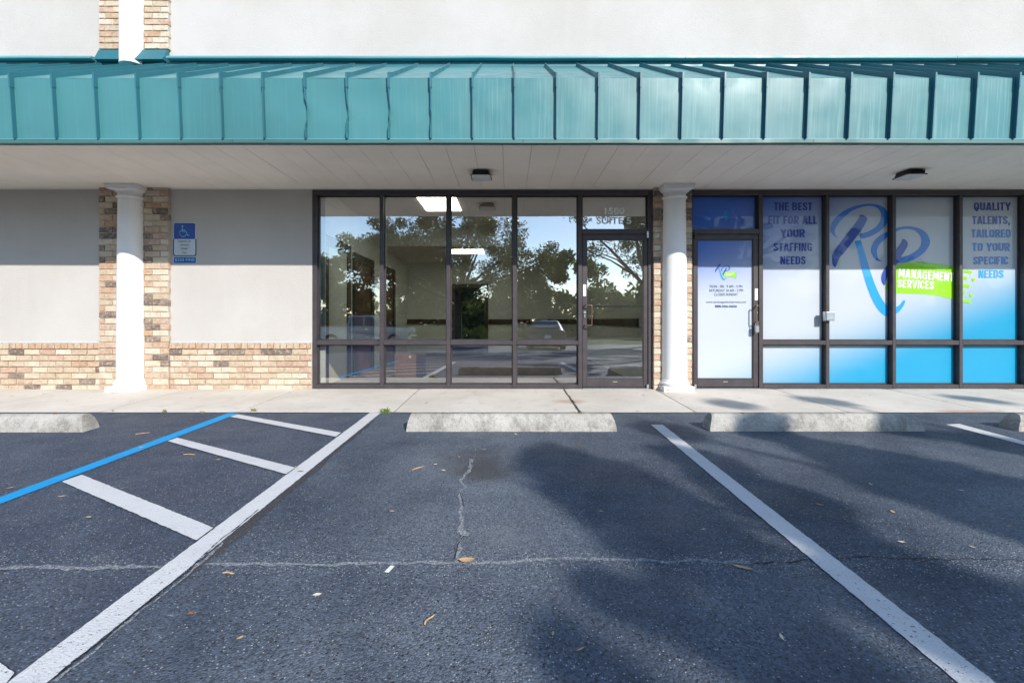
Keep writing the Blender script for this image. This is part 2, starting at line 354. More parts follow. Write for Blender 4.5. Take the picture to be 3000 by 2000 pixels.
M = dict(
    stucco=m_stucco(), asphalt=m_asphalt(), line_white=m_paint('white_road_paint', (0.54, 0.54, 0.545)), line_blue=m_paint('blue_road_paint', (0.0, 0.27, 0.58)),
    walk=m_concrete('sidewalk_concrete', (0.53, 0.49, 0.43), (0.62, 0.58, 0.52), (0.36, 0.30, 0.23), 0.6, rust=True),
    stop=m_stop(),
    mortar=m_concrete('mortar', (0.42, 0.39, 0.36), (0.50, 0.47, 0.44)),
    teal=m_teal('teal_metal', (0.052, 0.192, 0.206)), teal_dk=m_teal('teal_seam_metal', (0.024, 0.135, 0.168), 0.4, False),
    drip=m_teal('drip_edge_metal', (0.045, 0.13, 0.125), 0.5, False),
    flash=m_teal('teal_flashing', (0.10, 0.30, 0.34), 0.42, False),
    soffit=simple('soffit_paint', (0.90, 0.84, 0.755), 0.55, 0.4, var=0.04, vs_=1.6),
    dark=simple('dark_void', (0.02, 0.02, 0.02), 0.9, 0.1),
    bronze=simple('bronze_frame', (0.052, 0.044, 0.048), 0.45, 0.4, var=0.15, vs_=9), bronze_in=simple('bronze_glazing_stop', (0.040, 0.036, 0.042), 0.4, 0.5),
    glass=m_glass(), film=m_film(), navy=m_print('navy_print', (0.0, 0.028, 0.26)), blue1=m_print('dark_blue_print', (0.008, 0.055, 0.33)),
    blue2=m_print('mid_blue_print', (0.0, 0.15, 0.55)), blue3=m_print('light_blue_print', (0.0, 0.29, 0.72)), green=m_print('lime_print', (0.24, 0.62, 0.0)),
    whiteprint=m_print('white_print', (0.80, 0.82, 0.80)), slate=m_print('slate_blue_print', (0.03, 0.06, 0.17)), cyanprint=m_print('cyan_print', (0.0, 0.20, 0.55)),
    greyvinyl=simple('grey_vinyl', (0.84, 0.87, 0.88), 0.5),
    column=m_white_paint(), column_chip=m_white_paint('white_paint_chipped', True),
    b_buff=m_brick('brick_buff', (0.49, 0.385, 0.27), (0.55, 0.45, 0.335), (0.40, 0.28, 0.185)),
    b_cream=m_brick('brick_cream', (0.59, 0.50, 0.38), (0.64, 0.565, 0.455), (0.50, 0.37, 0.25)),
    b_orange=m_brick('brick_orange', (0.48, 0.31, 0.20), (0.52, 0.37, 0.25), (0.36, 0.22, 0.135)),
    b_pink=m_brick('brick_pink', (0.48, 0.33, 0.24), (0.55, 0.40, 0.30), (0.33, 0.21, 0.14)),
    b_brown=m_brick('brick_brown', (0.17, 0.125, 0.10), (0.32, 0.24, 0.185), (0.10, 0.08, 0.07)),
    black=simple('black_powder_coat', (0.014, 0.014, 0.015), 0.45, 0.5), lens=simple('frosted_lens', (0.60, 0.61, 0.62), 0.3, 0.5, var=0.05),
    alu=simple('sign_aluminium', (0.55, 0.60, 0.62), 0.35, 0.5, var=0.05), signblue=simple('sign_blue', (0.0, 0.045, 0.30), 0.35, 0.5, var=0.05), signgrey=simple('sign_reflective_white', (0.50, 0.56, 0.60), 0.35, 0.5, var=0.05),
    signblack=simple('sign_black', (0.012, 0.012, 0.018), 0.4), signcyan=simple('sign_light_blue', (0.22, 0.60, 0.72), 0.4, var=0.03),
    steel=simple('brushed_steel', (0.50, 0.54, 0.58), 0.32, 0.5, metal=0.9, var=0.08, vs_=40), brass=simple('bronze_handle', (0.22, 0.15, 0.11), 0.3, 0.5, metal=0.7),
    nickel=simple('nickel', (0.60, 0.60, 0.58), 0.3, 0.5, metal=0.9),
    inwall=simple('interior_wall_paint', (0.84, 0.85, 0.77), 0.7, 0.3, var=0.03, vs_=1.5), inceil=simple('ceiling_tile', (0.82, 0.76, 0.68), 0.8, 0.2, var=0.04), wood=simple('dark_wood', (0.060, 0.022, 0.014), 0.35, 0.5, var=0.35, vs_=5),
    wood2=simple('brown_door_wood', (0.12, 0.045, 0.025), 0.4, 0.5, var=0.3, vs_=5), carpet=simple('carpet', (0.24, 0.19, 0.18), 0.95, 0.1, var=0.15, vs_=12), troffer=simple('light_diffuser', (0.80, 0.84, 0.80), 0.4, 0.4, var=0.02, **{'Emission Color': (0.95, 1.0, 0.92, 1.0), 'Emission Strength': 6.0}), whitetrim=simple('white_trim', (0.75, 0.77, 0.76), 0.5), darkdoor=simple('dark_green_glass', (0.012, 0.02, 0.018), 0.1, 0.5),
    card=simple('cardboard', (0.22, 0.12, 0.085), 0.7, 0.3, var=0.12, vs_=8), sticker=simple('paper_label', (0.72, 0.72, 0.70), 0.6),
    bark=simple('bark', (0.075, 0.06, 0.047), 0.9, 0.2, var=0.35, vs_=9, bump=0.6, bs=25), oakleaf=m_leaf('oak_leaves', (0.035, 0.060, 0.014), (0.105, 0.115, 0.026), 0.5, 0.25), magleaf=m_leaf('magnolia_leaves', (0.030, 0.045, 0.014), (0.095, 0.090, 0.032), 0.3, 0.30),
    woodleaf=m_leaf('woodland_leaves', (0.045, 0.075, 0.025), (0.120, 0.150, 0.055), 0.6, 0.3), hedgeleaf=m_leaf('hedge_leaves', (0.050, 0.110, 0.016), (0.120, 0.190, 0.035), 0.5, 0.15),
    grass=m_leaf('grass_blades', (0.10, 0.20, 0.02), (0.22, 0.30, 0.05), 0.6, 0.3), lawn=simple('lawn', (0.055, 0.085, 0.028), 0.9, 0.2, var=0.3, vs_=3, bump=0.5, bs=40), drygrass=m_leaf('dry_weed', (0.16, 0.17, 0.05), (0.30, 0.26, 0.12), 0.7),
    leaf_tan=simple('dry_leaf_tan', (0.46, 0.30, 0.16), 0.7, 0.3, var=0.3, vs_=30, rnd=True), leaf_brown=simple('dry_leaf_brown', (0.26, 0.12, 0.05), 0.7, 0.3, var=0.3, vs_=30, rnd=True), leaf_pale=simple('dry_leaf_pale', (0.60, 0.52, 0.42), 0.75, 0.3, var=0.2, vs_=30, rnd=True),
    crack=m_dust('crack_dust', (0.27, 0.285, 0.30), 0.36, 0.60), crackdark=m_dust('crack_dark', (0.02, 0.02, 0.022), 0.40, 0.5), seal=m_dust('sealer_band', (0.075, 0.068, 0.070), 0.25, 0.7),
    joint=simple('joint_dirt', (0.075, 0.065, 0.05), 0.95, 0.1, var=0.4, vs_=15),
    carblack=simple('black_car_paint', (0.012, 0.012, 0.014), 0.2, 0.5, var=0.02, **{'Coat Weight': 1.0, 'Coat Roughness': 0.03}), truckgrey=simple('grey_truck_paint', (0.24, 0.30, 0.36), 0.25, 0.5, var=0.02, **{'Coat Weight': 1.0, 'Coat Roughness': 0.03}),
    carglass=simple('car_glass', (0.02, 0.03, 0.035), 0.04, 0.8), tyre=simple('tyre_rubber', (0.018, 0.018, 0.018), 0.85, 0.3), chrome=simple('chrome', (0.75, 0.76, 0.78), 0.12, 0.5, metal=1.0, var=0.02), tail=simple('tail_light_red', (0.35, 0.01, 0.01), 0.2, 0.5), headl=simple('headlight_lens', (0.7, 0.72, 0.75), 0.15, 0.5),
    caulk=simple('peeling_white_paint', (0.66, 0.65, 0.63), 0.8, 0.2, var=0.2, vs_=30), pole=simple('weathered_pole', (0.16, 0.13, 0.10), 0.9, 0.2),
)

# ------------------------------------------------------------------ text and print helpers
def text_mesh(body, m, cx, cz, y, w=None, h=None, align='CENTER', offset=0.0, rot=0.0, depth=0.0012, name='lettering', spacing=1.0):
    """flat letters standing on plane y, facing the viewer; fitted to width w and/or cap height h (metres)"""
    cu = bpy.data.curves.new(name, 'FONT'); cu.body = body; cu.align_x = 'CENTER'; cu.align_y = 'CENTER'; cu.size = 1.0; cu.offset = offset; cu.extrude = 0.0; cu.space_character = spacing; cu.resolution_u = 4
    tmp = bpy.data.objects.new('tmp', cu); col.objects.link(tmp)
    dg = bpy.context.evaluated_depsgraph_get(); me = bpy.data.meshes.new_from_object(tmp.evaluated_get(dg))
    bpy.data.objects.remove(tmp); bpy.data.curves.remove(cu)
    n = len(me.vertices); a = np.empty(n*3); me.vertices.foreach_get('co', a); a = a.reshape(-1, 3)
    lo, hi = a.min(0), a.max(0); a -= (lo+hi)/2; size = hi-lo
    sx = sy = None
    if w: sx = w/size[0]
    if h: sy = h/size[1]
    sx = sx or sy; sy = sy or sx
    px, pz = a[:,0]*sx, a[:,1]*sy
    c, s = math.cos(rot), math.sin(rot)
    out = np.stack([cx + px*c - pz*s, np.full(n, y), cz + px*s + pz*c], 1)
    me.vertices.foreach_set('co', out.ravel().astype(np.float32)); me.materials.clear(); me.materials.append(m); me.name = name; me.update()
    return me

GLYPH = {
 'A': (.56, [[(.08,0),(.24,1)],[(.48,0),(.32,1)],[(.17,.24),(.39,.24)]], 0), 'B': (.54, [[(.1,0),(.1,1)],[(.1,.91),(.33,.91),(.42,.80),(.40,.62),(.30,.52),(.1,.52)],[(.1,.52),(.32,.52),(.44,.40),(.44,.20),(.34,.09),(.1,.09)]], 1),
 'C': (.50, [[(.41,.66),(.40,.82),(.26,.91),(.12,.82),(.10,.5),(.12,.18),(.26,.09),(.40,.18),(.41,.34)]], 1), 'D': (.54, [[(.1,0),(.1,1)],[(.1,.91),(.30,.91),(.43,.78),(.44,.5),(.43,.22),(.30,.09),(.1,.09)]], 1),
 'E': (.44, [[(.1,0),(.1,1)],[(.1,.91),(.43,.91)],[(.1,.5),(.38,.5)],[(.1,.09),(.43,.09)]], 0), 'F': (.42, [[(.1,0),(.1,1)],[(.1,.91),(.42,.91)],[(.1,.5),(.37,.5)]], 0),
 'G': (.54, [[(.43,.70),(.41,.83),(.27,.91),(.12,.82),(.10,.5),(.12,.18),(.27,.09),(.41,.17),(.43,.30)],[(.43,.0),(.43,.46)],[(.28,.46),(.52,.46)]], 1), 'H': (.54, [[(.1,0),(.1,1)],[(.44,0),(.44,1)],[(.1,.5),(.44,.5)]], 0),
 'I': (.20, [[(.1,0),(.1,1)]], 0), 'L': (.42, [[(.1,0),(.1,1)],[(.1,.09),(.42,.09)]], 0), 'M': (.70, [[(.1,0),(.1,1)],[(.60,0),(.60,1)],[(.13,1),(.35,.2)],[(.57,1),(.35,.2)]], 0), 'N': (.56, [[(.1,0),(.1,1)],[(.46,0),(.46,1)],[(.12,1),(.44,0)]], 0),
 'O': (.54, [[(.27,.91),(.12,.82),(.10,.5),(.12,.18),(.27,.09),(.42,.18),(.44,.5),(.42,.82),(.27,.91)]], 1), 'P': (.52, [[(.1,0),(.1,1)],[(.1,.91),(.32,.91),(.43,.80),(.43,.56),(.32,.44),(.1,.44)]], 1),
 'Q': (.54, [[(.27,.91),(.12,.82),(.10,.5),(.12,.18),(.27,.09),(.42,.18),(.44,.5),(.42,.82),(.27,.91)],[(.22,.36),(.32,.30),(.36,.10),(.24,-.10)]], 1), 'R': (.54, [[(.1,0),(.1,1)],[(.1,.91),(.32,.91),(.43,.81),(.43,.60),(.32,.48),(.1,.48)],[(.26,.48),(.46,0)]], 1),
 'S': (.50, [[(.41,.70),(.39,.84),(.25,.91),(.12,.83),(.11,.68),(.20,.56),(.32,.46),(.40,.33),(.39,.17),(.25,.09),(.11,.16),(.09,.31)]], 1), 'T': (.46, [[(.23,0),(.23,1)],[(.0,.91),(.46,.91)]], 0),
 'U': (.54, [[(.1,1),(.1,.30),(.14,.15),(.27,.09),(.40,.15),(.44,.30),(.44,1)]], 1), 'V': (.54, [[(.07,1),(.25,0)],[(.47,1),(.29,0)]], 0), 'Y': (.54, [[(.06,1),(.27,.42)],[(.48,1),(.27,.42)],[(.27,0),(.27,.5)]], 0),
 ' ': (.22, [], 0), ',': (.18, [[(.09,.2),(.09,.04),(.05,-.14)]], 0), '4': (.56, [[(.40,0),(.40,1)],[(.36,1),(.06,.30)],[(.02,.27),(.54,.27)]], 0)}
def bold_mesh(body, m, cx, cz, y, w, h, rot=0.0, t=0.185):
    """heavy condensed capitals drawn as strokes, fitted to width w and cap height h"""
    total = sum(GLYPH[ch][0]+0.075 for ch in body)-0.075; sx, sz = w/total, h; pen = -total/2; mb = MB(); c, sn = math.cos(rot), math.sin(rot); lay = 0
    for ch in body:
        gw, strokes, curved = GLYPH[ch]
        for st_ in strokes:
            lay += 1; pts = [Vector((p[0], p[1])) for p in st_]
            closed = len(pts) > 3 and (pts[0]-pts[-1]).length < 1e-6
            if curved and len(pts) > 3:
                q = ([pts[-2]] + pts + [pts[1]]) if closed else ([pts[0]] + pts + [pts[-1]]); fine = []
                for i in range(1, len(q)-2):
                    for k in range(4):
                        u_ = k/4; fine.append(0.5*((2*q[i])+(q[i+1]-q[i-1])*u_+(2*q[i-1]-5*q[i]+4*q[i+1]-q[i+2])*u_*u_+(3*q[i]-q[i-1]-3*q[i+1]+q[i+2])*u_**3))
                pts = fine+[pts[-1]]
            A, B = [], []
            for i, p in enumerate(pts):
                if closed and i in (0, len(pts)-1): d = pts[1]-pts[-2]
                else: d = pts[min(i+1, len(pts)-1)]-pts[max(i-1, 0)]
                d.normalize(); k = t*0.5*(0.86 if abs(d.x) > 0.8 else 1.0)
                nn = Vector((-d.y, d.x))*k; A.append(p+nn); B.append(p-nn)
            if len(st_) == 2 and abs(pts[0].x-pts[1].x) > 0.02 and abs(pts[0].y-pts[1].y) > 0.1:      # diagonals end level
                for j in (0, 1):
                    k = t*0.5*1.06; A[j] = pts[j]+Vector((k, 0)); B[j] = pts[j]-Vector((k, 0))
            def put(v_):
                px, pz = (pen+v_.x)*sx, (v_.y-0.5)*sz
                return (cx+px*c-pz*sn, y-0.00012*(lay % 4), cz+px*sn+pz*c)
            for i in range(len(pts)-1): mb.quad(put(A[i]), put(A[i+1]), put(B[i+1]), put(B[i]))
        pen += gw+0.075
    bmz = mb.mesh('lettering', m); return bmz

def ribbon(mb, outer, inner, fn, sub=5):
    """strip between two traced edges, smoothed; fn maps trace coordinates to the wall plane"""
    def cat(pts):
        p = [Vector((*q, 0)) for q in pts]; p = [p[0]] + p + [p[-1]]; out = []
        for i in range(1, len(p)-2):
            for k in range(sub):
                t = k/sub
                out.append(0.5*((2*p[i]) + (p[i+1]-p[i-1])*t + (2*p[i-1]-5*p[i]+4*p[i+1]-p[i+2])*t*t + (3*p[i]-p[i-1]-3*p[i+1]+p[i+2])*t*t*t))
        out.append(p[-2]); return out
    n = max(len(outer), len(inner))
    def resample(pts):
        q = cat(pts); L = [0]
        for i in range(1, len(q)): L.append(L[-1] + (q[i]-q[i-1]).length)
        res = []
        for k in range(n*sub):
            d = L[-1]*k/(n*sub-1); j = 1
            while j < len(L)-1 and L[j] < d: j += 1
            seg = L[j]-L[j-1] or 1; res.append(q[j-1].lerp(q[j], (d-L[j-1])/seg))
        return res
    if len(outer) == len(inner): A, B = cat(outer), cat(inner)
    else: A, B = resample(outer), resample(inner)
    for i in range(len(A)-1):
        mb.quad(fn(A[i].x, A[i].y), fn(A[i+1].x, A[i+1].y), fn(B[i+1].x, B[i+1].y), fn(B[i].x, B[i].y))
    return mb
def smooth_poly(pts, sub=4):
    n = len(pts); p = [Vector((*q, 0)) for q in pts]; out = []
    for i in range(n):
        a, b, c, d = p[i-1], p[i], p[(i+1) % n], p[(i+2) % n]
        for k in range(sub):
            t = k/sub; out.append(0.5*((2*b)+(c-a)*t+(2*a-5*b+4*c-d)*t*t+(3*b-a-3*c+d)*t*t*t))
    return out

# ================================================================== GROUND
mb = MB(); gp = [(-400, -1.3), (-60, -1.05), (-17.3, gz(-17.3)-0.03), (0, -0.75), (60, -0.75)]
mb.loft([[(-400, y, z), (400, y, z)] for y, z in gp], closed=False); struct('ground', mb, M['lawn'])
mb = MB(); YF = 4.985                                   # front edge of the sidewalk
xs = np.linspace(-45, 45, 19); ysr = [-17.4, -12, -6, -1, 2, 4, YF]
for i in range(len(xs)-1):
    for j in range(len(ysr)-1):
        mb.quad((xs[i], ysr[j], gz(ysr[j])), (xs[i+1], ysr[j], gz(ysr[j])), (xs[i+1], ysr[j+1], gz(ysr[j+1])), (xs[i], ysr[j+1], gz(ysr[j+1])))
mb.quad((-45, -17.4, gz(-17.4)-0.25), (45, -17.4, gz(-17.4)-0.25), (45, -17.4, gz(-17.4)), (-45, -17.4, gz(-17.4)))
lot = struct('parking_lot', mb, M['asphalt'])

def stripe(name, pl, pr, m, lift=0.004, n=40, jit=0.0022, parent=lot, label=None):
    """painted band between a left and a right edge (lists of ground points), its edges slightly ragged"""
    mb = MB()
    def at(pts, t):
        k = t*(len(pts)-1); i = min(int(k), len(pts)-2); return pts[i].lerp(pts[i+1], k-i)
    prev = None
    for i in range(n+1):
        t = i/n; a, b = at(pl, t), at(pr, t); w = (b-a).normalized()
        a = a + w*random.uniform(-jit, jit); b = b + w*random.uniform(-jit, jit)
        a = Vector((a.x, a.y, gz(a.y)+lift)); b = Vector((b.x, b.y, gz(b.y)+lift))
        if prev: mb.quad(prev[0], prev[1], b, a)
        prev = (a, b)
    o = part(name, mb, m, parent, label=label); return o
def ext(a, b, k):           # carry a measured edge on past the frame
    return [a, a + (b-a)*k]
stripe('painted_line', ext(G(667, 1211), G(0, 1457), 2.1), ext(G(701, 1211), G(0, 1477), 2.1), M['line_blue'], n=200, label='bright blue painted parking line')
stripe('painted_line', ext(G(1084, 1209), G(47, 1982), 1.25), ext(G(1116, 1209), G(140, 2000), 1.25), M['line_white'], n=190)
stripe('painted_line', ext(G(1906, 1244), G(2806, 2000), 1.25), ext(G(1941, 1244), G(2915, 2000), 1.25), M['line_white'], n=190)
stripe('painted_line', ext(G(2771, 1244), G(3000, 1304), 5), ext(G(2810, 1242), G(3000, 1293), 5), M['line_white'], n=60)
stripe('painted_hatch', [G(697, 1215), G(999, 1269)], [G(674, 1222), G(984, 1281)], M['line_white'], lift=0.008, n=50)
stripe('painted_hatch', [G(519, 1284), G(865, 1372)], [G(491, 1294), G(838, 1391)], M['line_white'], lift=0.008, n=60)
stripe('painted_hatch', [G(240, 1393), G(625, 1549)], [G(181, 1413), G(576, 1586)], M['line_white'], lift=0.008, n=70)
stripe('painted_hatch', [G(-330, 1700), G(42, 1977)], [G(-470, 1745), G(-20, 2055)], M['line_white'], lift=0.008, n=60)
# brown sealer band beside the white line
stripe('sealer_band', [G(1090, 1232), G(880, 1398), G(640, 1600), G(520, 1708)], [G(1098, 1232), G(905, 1398), G(672, 1600), G(535, 1708)], M['seal'], lift=0.003, n=50, jit=0.012)

def crack(pts, w, m, lift=0.0025, jit=0.012, label=None):
    mb = MB(); fine = []
    for a, b in zip(pts[:-1], pts[1:]):
        k = max(2, int((b-a).length/0.035))
        for i in range(k): fine.append(a.lerp(b, i/k))
    fine.append(pts[-1]); pv = None; off = 0
    for i, p in enumerate(fine):
        q = fine[min(i+1, len(fine)-1)] - fine[max(i-1, 0)]; nrm = Vector((-q.y, q.x, 0)).normalized()
        off = off*0.75 + random.uniform(-jit, jit)
        ww = w*random.uniform(0.35, 1.5); c = p + nrm*off
        a = c + nrm*ww*0.5; b = c - nrm*ww*0.5
        a.z = gz(a.y)+lift; b.z = gz(b.y)+lift
        if pv: mb.quad(pv[0], pv[1], b, a)
        pv = (a, b)
    return part('crack', mb, m, lot, label=label)
crack([G(-900, 1668), G(0, 1664), G(80, 1658), G(200, 1668), G(400, 1662), G(640, 1660), G(900, 1652), G(1200, 1645), G(1500, 1645), G(1900, 1643), G(2200, 1650)], 0.024, M['crack'], label='long pale crack across the asphalt')
crack([G(2200, 1650), G(2400, 1640), G(2700, 1636), G(3200, 1640)], 0.006, M['crackdark'])
vc = [G(1385, 1345), G(1378, 1370), G(1350, 1408), G(1365, 1425), G(1345, 1438), G(1357, 1470), G(1360, 1485), G(1355, 1520), G(1350, 1555), G(1362, 1568), G(1345, 1595), G(1335, 1640)]
crack(vc, 0.022, M['crack'], label='short pale crack running towards the wheel stop')
crack([vc[4], vc[5], vc[6]], 0.004, M['crackdark'], 0.0045, 0.004); crack([vc[9], vc[10], vc[11]], 0.005, M['crackdark'], 0.0045, 0.004)
crack([G(150, 1998), G(300, 1880), G(420, 1780), G(560, 1665), G(640, 1590), G(760, 1495)], 0.007, M['crackdark'], 0.0095, 0.004)
crack([G(165, 1998), G(310, 1882), G(430, 1782), G(570, 1668), G(650, 1592)], 0.012, M['crack'], 0.0055, 0.008)
def patch(pts, m, lift, name):
    mb = MB(); p = smooth_poly([(q.x, q.y) for q in pts], 4); mb.poly([(q.x, q.y, gz(q.y)+lift) for q in p]); return part(name, mb, m, lot)
patch([G(1345, 1562), G(1362, 1556), G(1374, 1562), G(1372, 1572), G(1352, 1570)], M['crack'], 0.006, 'chipped_patch')

# sidewalk: single slabs between tooled joints, rising gently to the wall
mb = MB(); mb.box(-12, 12, YF+0.02, YW+0.02, -0.35, -0.12)
walk = struct('sidewalk', mb, M['joint'])
JX = [-12, -10.6, -9.1, -7.6, -6.05, -4.45, -2.93, -1.245, 0.77, 2.03, 3.69, 5.26, 6.9, 8.5, 10.1, 12]
for a, b in zip(JX[:-1], JX[1:]):
    g = 0.006; mb = MB(); n = 12
    ys = [YF, YF+0.012, 5.4, 5.9, YW+0.02]
    rings = []
    for i, yy in enumerate(ys):
        r = []
        for k in range(n+1):
            x = a+g+(b-a-2*g)*k/n
            e = 0.004*noise.noise((x*3, yy*3, 0))
            zz = gz(yy) + 0.004 + (-0.010 if i == 0 else 0) + (0.0025 if 0 < k < n else -0.003)
            r.append((x, yy+(e if i < 2 else 0), zz))
        rings.append(r)
    mb.loft(rings, closed=False)
    bot = [[(r[0][0], r[0][1], r[0][2]-0.1) for r in rings], [r[0] for r in rings]]; mb.loft(bot, closed=False)
    top = [[r[-1] for r in rings], [(r[-1][0], r[-1][1], r[-1][2]-0.1) for r in rings]]; mb.loft(top, closed=False)
    mb.loft([rings[0], [(p[0], p[1], p[2]-0.12) for p in rings[0]]], closed=False)
    part('slab', mb, M['walk'], walk)
# the crumbling joint by the door
mb = MB(); pv = None
for i in range(26):
    yy = YF+0.002+(YW-YF-0.05)*i/25; x = 0.77+random.uniform(-0.008, 0.008)-0.012*(i/25-0.5); w = random.uniform(0.012, 0.032)*(1.0 if yy < 5.8 else 0.55)
    a, b = Vector((x-w/2, yy, gz(yy)+0.009)), Vector((x+w/2, yy, gz(yy)+0.009))
    if pv: mb.quad(pv[0], pv[1], b, a)
    pv = (a, b)
part('crumbled_joint', mb, M['joint'], walk)
for jx in (-4.45, -2.93, -1.245, 2.03, 3.69, 5.26):
    mb = MB(); mb.quad((jx-0.0055, YF+0.004, gz(YF)-0.004), (jx+0.0055, YF+0.004, gz(YF)-0.004), (jx+0.0055, YW, gz(YW)-0.004), (jx-0.0055, YW, gz(YW)-0.004)); part('joint_dirt', mb, M['joint'], walk)
# crack of dirt where the asphalt meets the slabs
mb = MB(); pv = None
for i in range(161):
    x = -8+16*i/160; w = random.uniform(0.006, 0.014); a, b = (x, YF-w, gz(YF)+0.003), (x, YF+0.006, gz(YF)+0.0032)
    if pv: mb.quad(pv[0], a, b, pv[1])
    pv = (a, b)
part('edge_gap', mb, M['joint'], walk)

# ================================================================== BUILDING
bld = thing('building', (0, YW, 0), 'tan stucco and brick strip mall building with teal metal canopy and glass shopfronts', 'building')
F, H_SOF = YW, 2.785
# stucco field: below and above the canopy, both sides of the shop windows
XW0, XU1L, XU1R, XU2L, XU2R = -9.0, X(915), X(1913), X(2029), 7.75
Z_TOPF = Z(557)
mb = MB(); mb.box(XW0, XU1L, F, F+0.25, Z(1004), 3.2); part('stucco_wall', mb, M['stucco'], bld)
mb = MB(); mb.box(XU2R, 9.5, F, F+0.25, -0.05, 3.2); part('stucco_wall', mb, M['stucco'], bld)
mb = MB(); mb.box(XU1L, XU2R, F+0.01, F+0.25, Z_TOPF, 3.2); part('stucco_wall', mb, M['stucco'], bld)
mb = MB(); mb.box(XW0, 9.5, F, F+0.25, 3.2, 7.2); part('stucco_wall', mb, M['stucco'], bld, label='sunlit stucco wall above the canopy')
mb = MB(); mb.box(XU1R, XU2L, F+0.02, F+0.25, -0.05, Z_TOPF); part('stucco_wall', mb, M['mortar'], bld)
# thin metal stop bead under the stucco
mb = MB(); mb.box(X(500), X(912), F-0.012, F, Z(1004), Z(1001)); mb.box(XW0, X(288), F-0.012, F, Z(1004), Z(1001)); part('stucco_bead', mb, M['signgrey'], bld)
# body of the building behind (roof and far walls)
mb = MB(); mb.box(XW0, -8.98, F+0.25, 14, -0.3, 7.2); mb.box(9.48, 9.5, F+0.25, 14, -0.3, 7.2); mb.box(XW0+0.02, 9.48, 14, 14.1, -0.3, 7.2); mb.box(XW0+0.02, 9.48, F+0.25, 14, 7.1, 7.2)
part('rear_shell', mb, M['stucco'], bld)

# ---- bricks
BH, BL, JT = 0.0838, 0.2175, 0.011
def brick_mesh(l, d, h, m, seed):
    rnd = random.Random(seed); mb = MB(); c = 0.005
    j = lambda: rnd.uniform(-0.0025, 0.0025)
    def ring(i, y): return [(-l/2+i+j(), y, -h/2+i+j()), (l/2-i+j(), y, -h/2+i+j()), (l/2-i+j(), y, h/2-i+j()), (-l/2+i+j(), y, h/2-i+j())]
    mb.loft([ring(0, d), ring(0, c), ring(c, 0.0)], True, False); k = len(mb.v); mb.f.append((k-4, k-3, k-2, k-1))
    return mb.mesh('brick', m)
_bc = {}
def brick(parent, x0, x1, yf, z0, h, mk, depth=0.05):
    l = round(x1-x0, 3); key = (l, round(h, 3), mk, random.randrange(3), depth)
    if key not in _bc: _bc[key] = brick_mesh(l, depth, h, M[mk], hash(key[:2])+key[3]*17)
    return link('brick', _bc[key], parent, ((x0+x1)/2, yf+random.uniform(-0.003, 0.003), z0+h/2))
def pick(dark, warm=0.12):
    r = random.random()
    if r < dark: return 'b_brown'
    r = random.random()
    return 'b_orange' if r < warm else 'b_pink' if r < warm+0.2 else 'b_cream' if r < warm+0.52 else 'b_buff'
def course(parent, x0, x1, yf, z0, off, dark, warm=0.12, hide=None, h=BH-JT, run=None):
    """one course of running bond from x0 to x1"""
    x = x0 - off; last = None
    while x < x1-0.01:
        a, b = max(x, x0), min(x+BL-JT, x1)
        if b-a > 0.03 and not (hide and a > hide[0] and b < hide[1]):
            brick(parent, a, b, yf, z0, h, pick(dark, warm))
        x += BL
PL0, PL1, PLF = X(288, 6.34), X(492, 6.34), 6.345
PR0, PR1 = X(1916, 6.34), X(2028, 6.34)
COLX = (-5.19, 2.28); COLY = 6.345
# low brick wall under the stucco
bw = part('brick_wall', MB().box(XW0, PL0, F-0.008, F+0.25, -0.15, Z(1004)).box(PL1, XU1L, F-0.008, F+0.25, -0.15, Z(1004)), M['mortar'], bld)
NC = 7; ZS = Z(1021); bh = (ZS+0.012)/NC
for i in range(NC):
    z0 = -0.012 + i*bh; dk = 0.07 if i in (1, 3) else 0.03; dk = 0.18 if i == NC-1 else dk
    course(bw, -7.35, PL0-0.004, F-0.027, z0, (i % 2)*BL/2, dk+0.05, 0.08, h=bh-JT)
    course(bw, PL1+0.004, XU1L-0.004, F-0.027, z0, (i % 2)*BL/2+0.05, dk, 0.06, h=bh-JT)
for (a, b) in ((-7.35, PL0-0.004), (PL1+0.004, XU1L-0.004)):     # rowlock sill, a little proud and sloping
    x = a
    while x < b-0.02:
        x2 = min(x+0.090, b); brick(bw, x, x2-0.010, F-0.036, ZS, Z(1004)-ZS-0.004, random.choice(['b_orange', 'b_pink', 'b_buff', 'b_orange', 'b_buff']), 0.06); x = x2
# pilasters
pl = part('brick_pilaster', MB().box(PL0+0.008, PL1-0.008, PLF+0.014, F+0.05, -0.15, H_SOF+0.1), M['mortar'], bld)
pr = part('brick_pilaster', MB().box(PR0+0.008, PR1-0.008, PLF+0.014, F+0.05, -0.15, H_SOF+0.1), M['mortar'], bld)
pu = part('brick_pilaster', MB().box(PL0+0.008, PL1-0.008, PLF+0.014, F+0.05, Z(143, PLF), 7.1), M['mortar'], bld)
rows = int(H_SOF/BH)+1; darkrows = {4, 5, 10, 12, 14, 15, 19, 21, 23, 25, 26, 28, 29, 30}
for i in range(rows):
    z0 = -0.012 + i*BH; h = min(BH-JT, H_SOF+0.02-z0)
    if h < 0.03: continue
    course(pl, PL0, PL1, PLF, z0, (i % 2)*BL/2+0.02, 0.38 if i in darkrows else 0.07, 0.16, (COLX[0]-0.12, COLX[0]+0.10), h=h)
    dkr = 0.35 if i > 26 else 0.06
    course(pr, PR0, PR1, PLF, z0, (0.06, 0.115)[i % 2], dkr, 0.10, (COLX[1]-0.10, COLX[1]+0.10), h=h)
i = 0; z0 = Z(143, PLF)
while z0 < 5.75:
    course(pu, PL0, PL1, PLF, z0, (i % 2)*BL/2+0.02, 0.0, 0.22, (COLX[0]-0.13, COLX[0]+0.11)); z0 += BH; i += 1

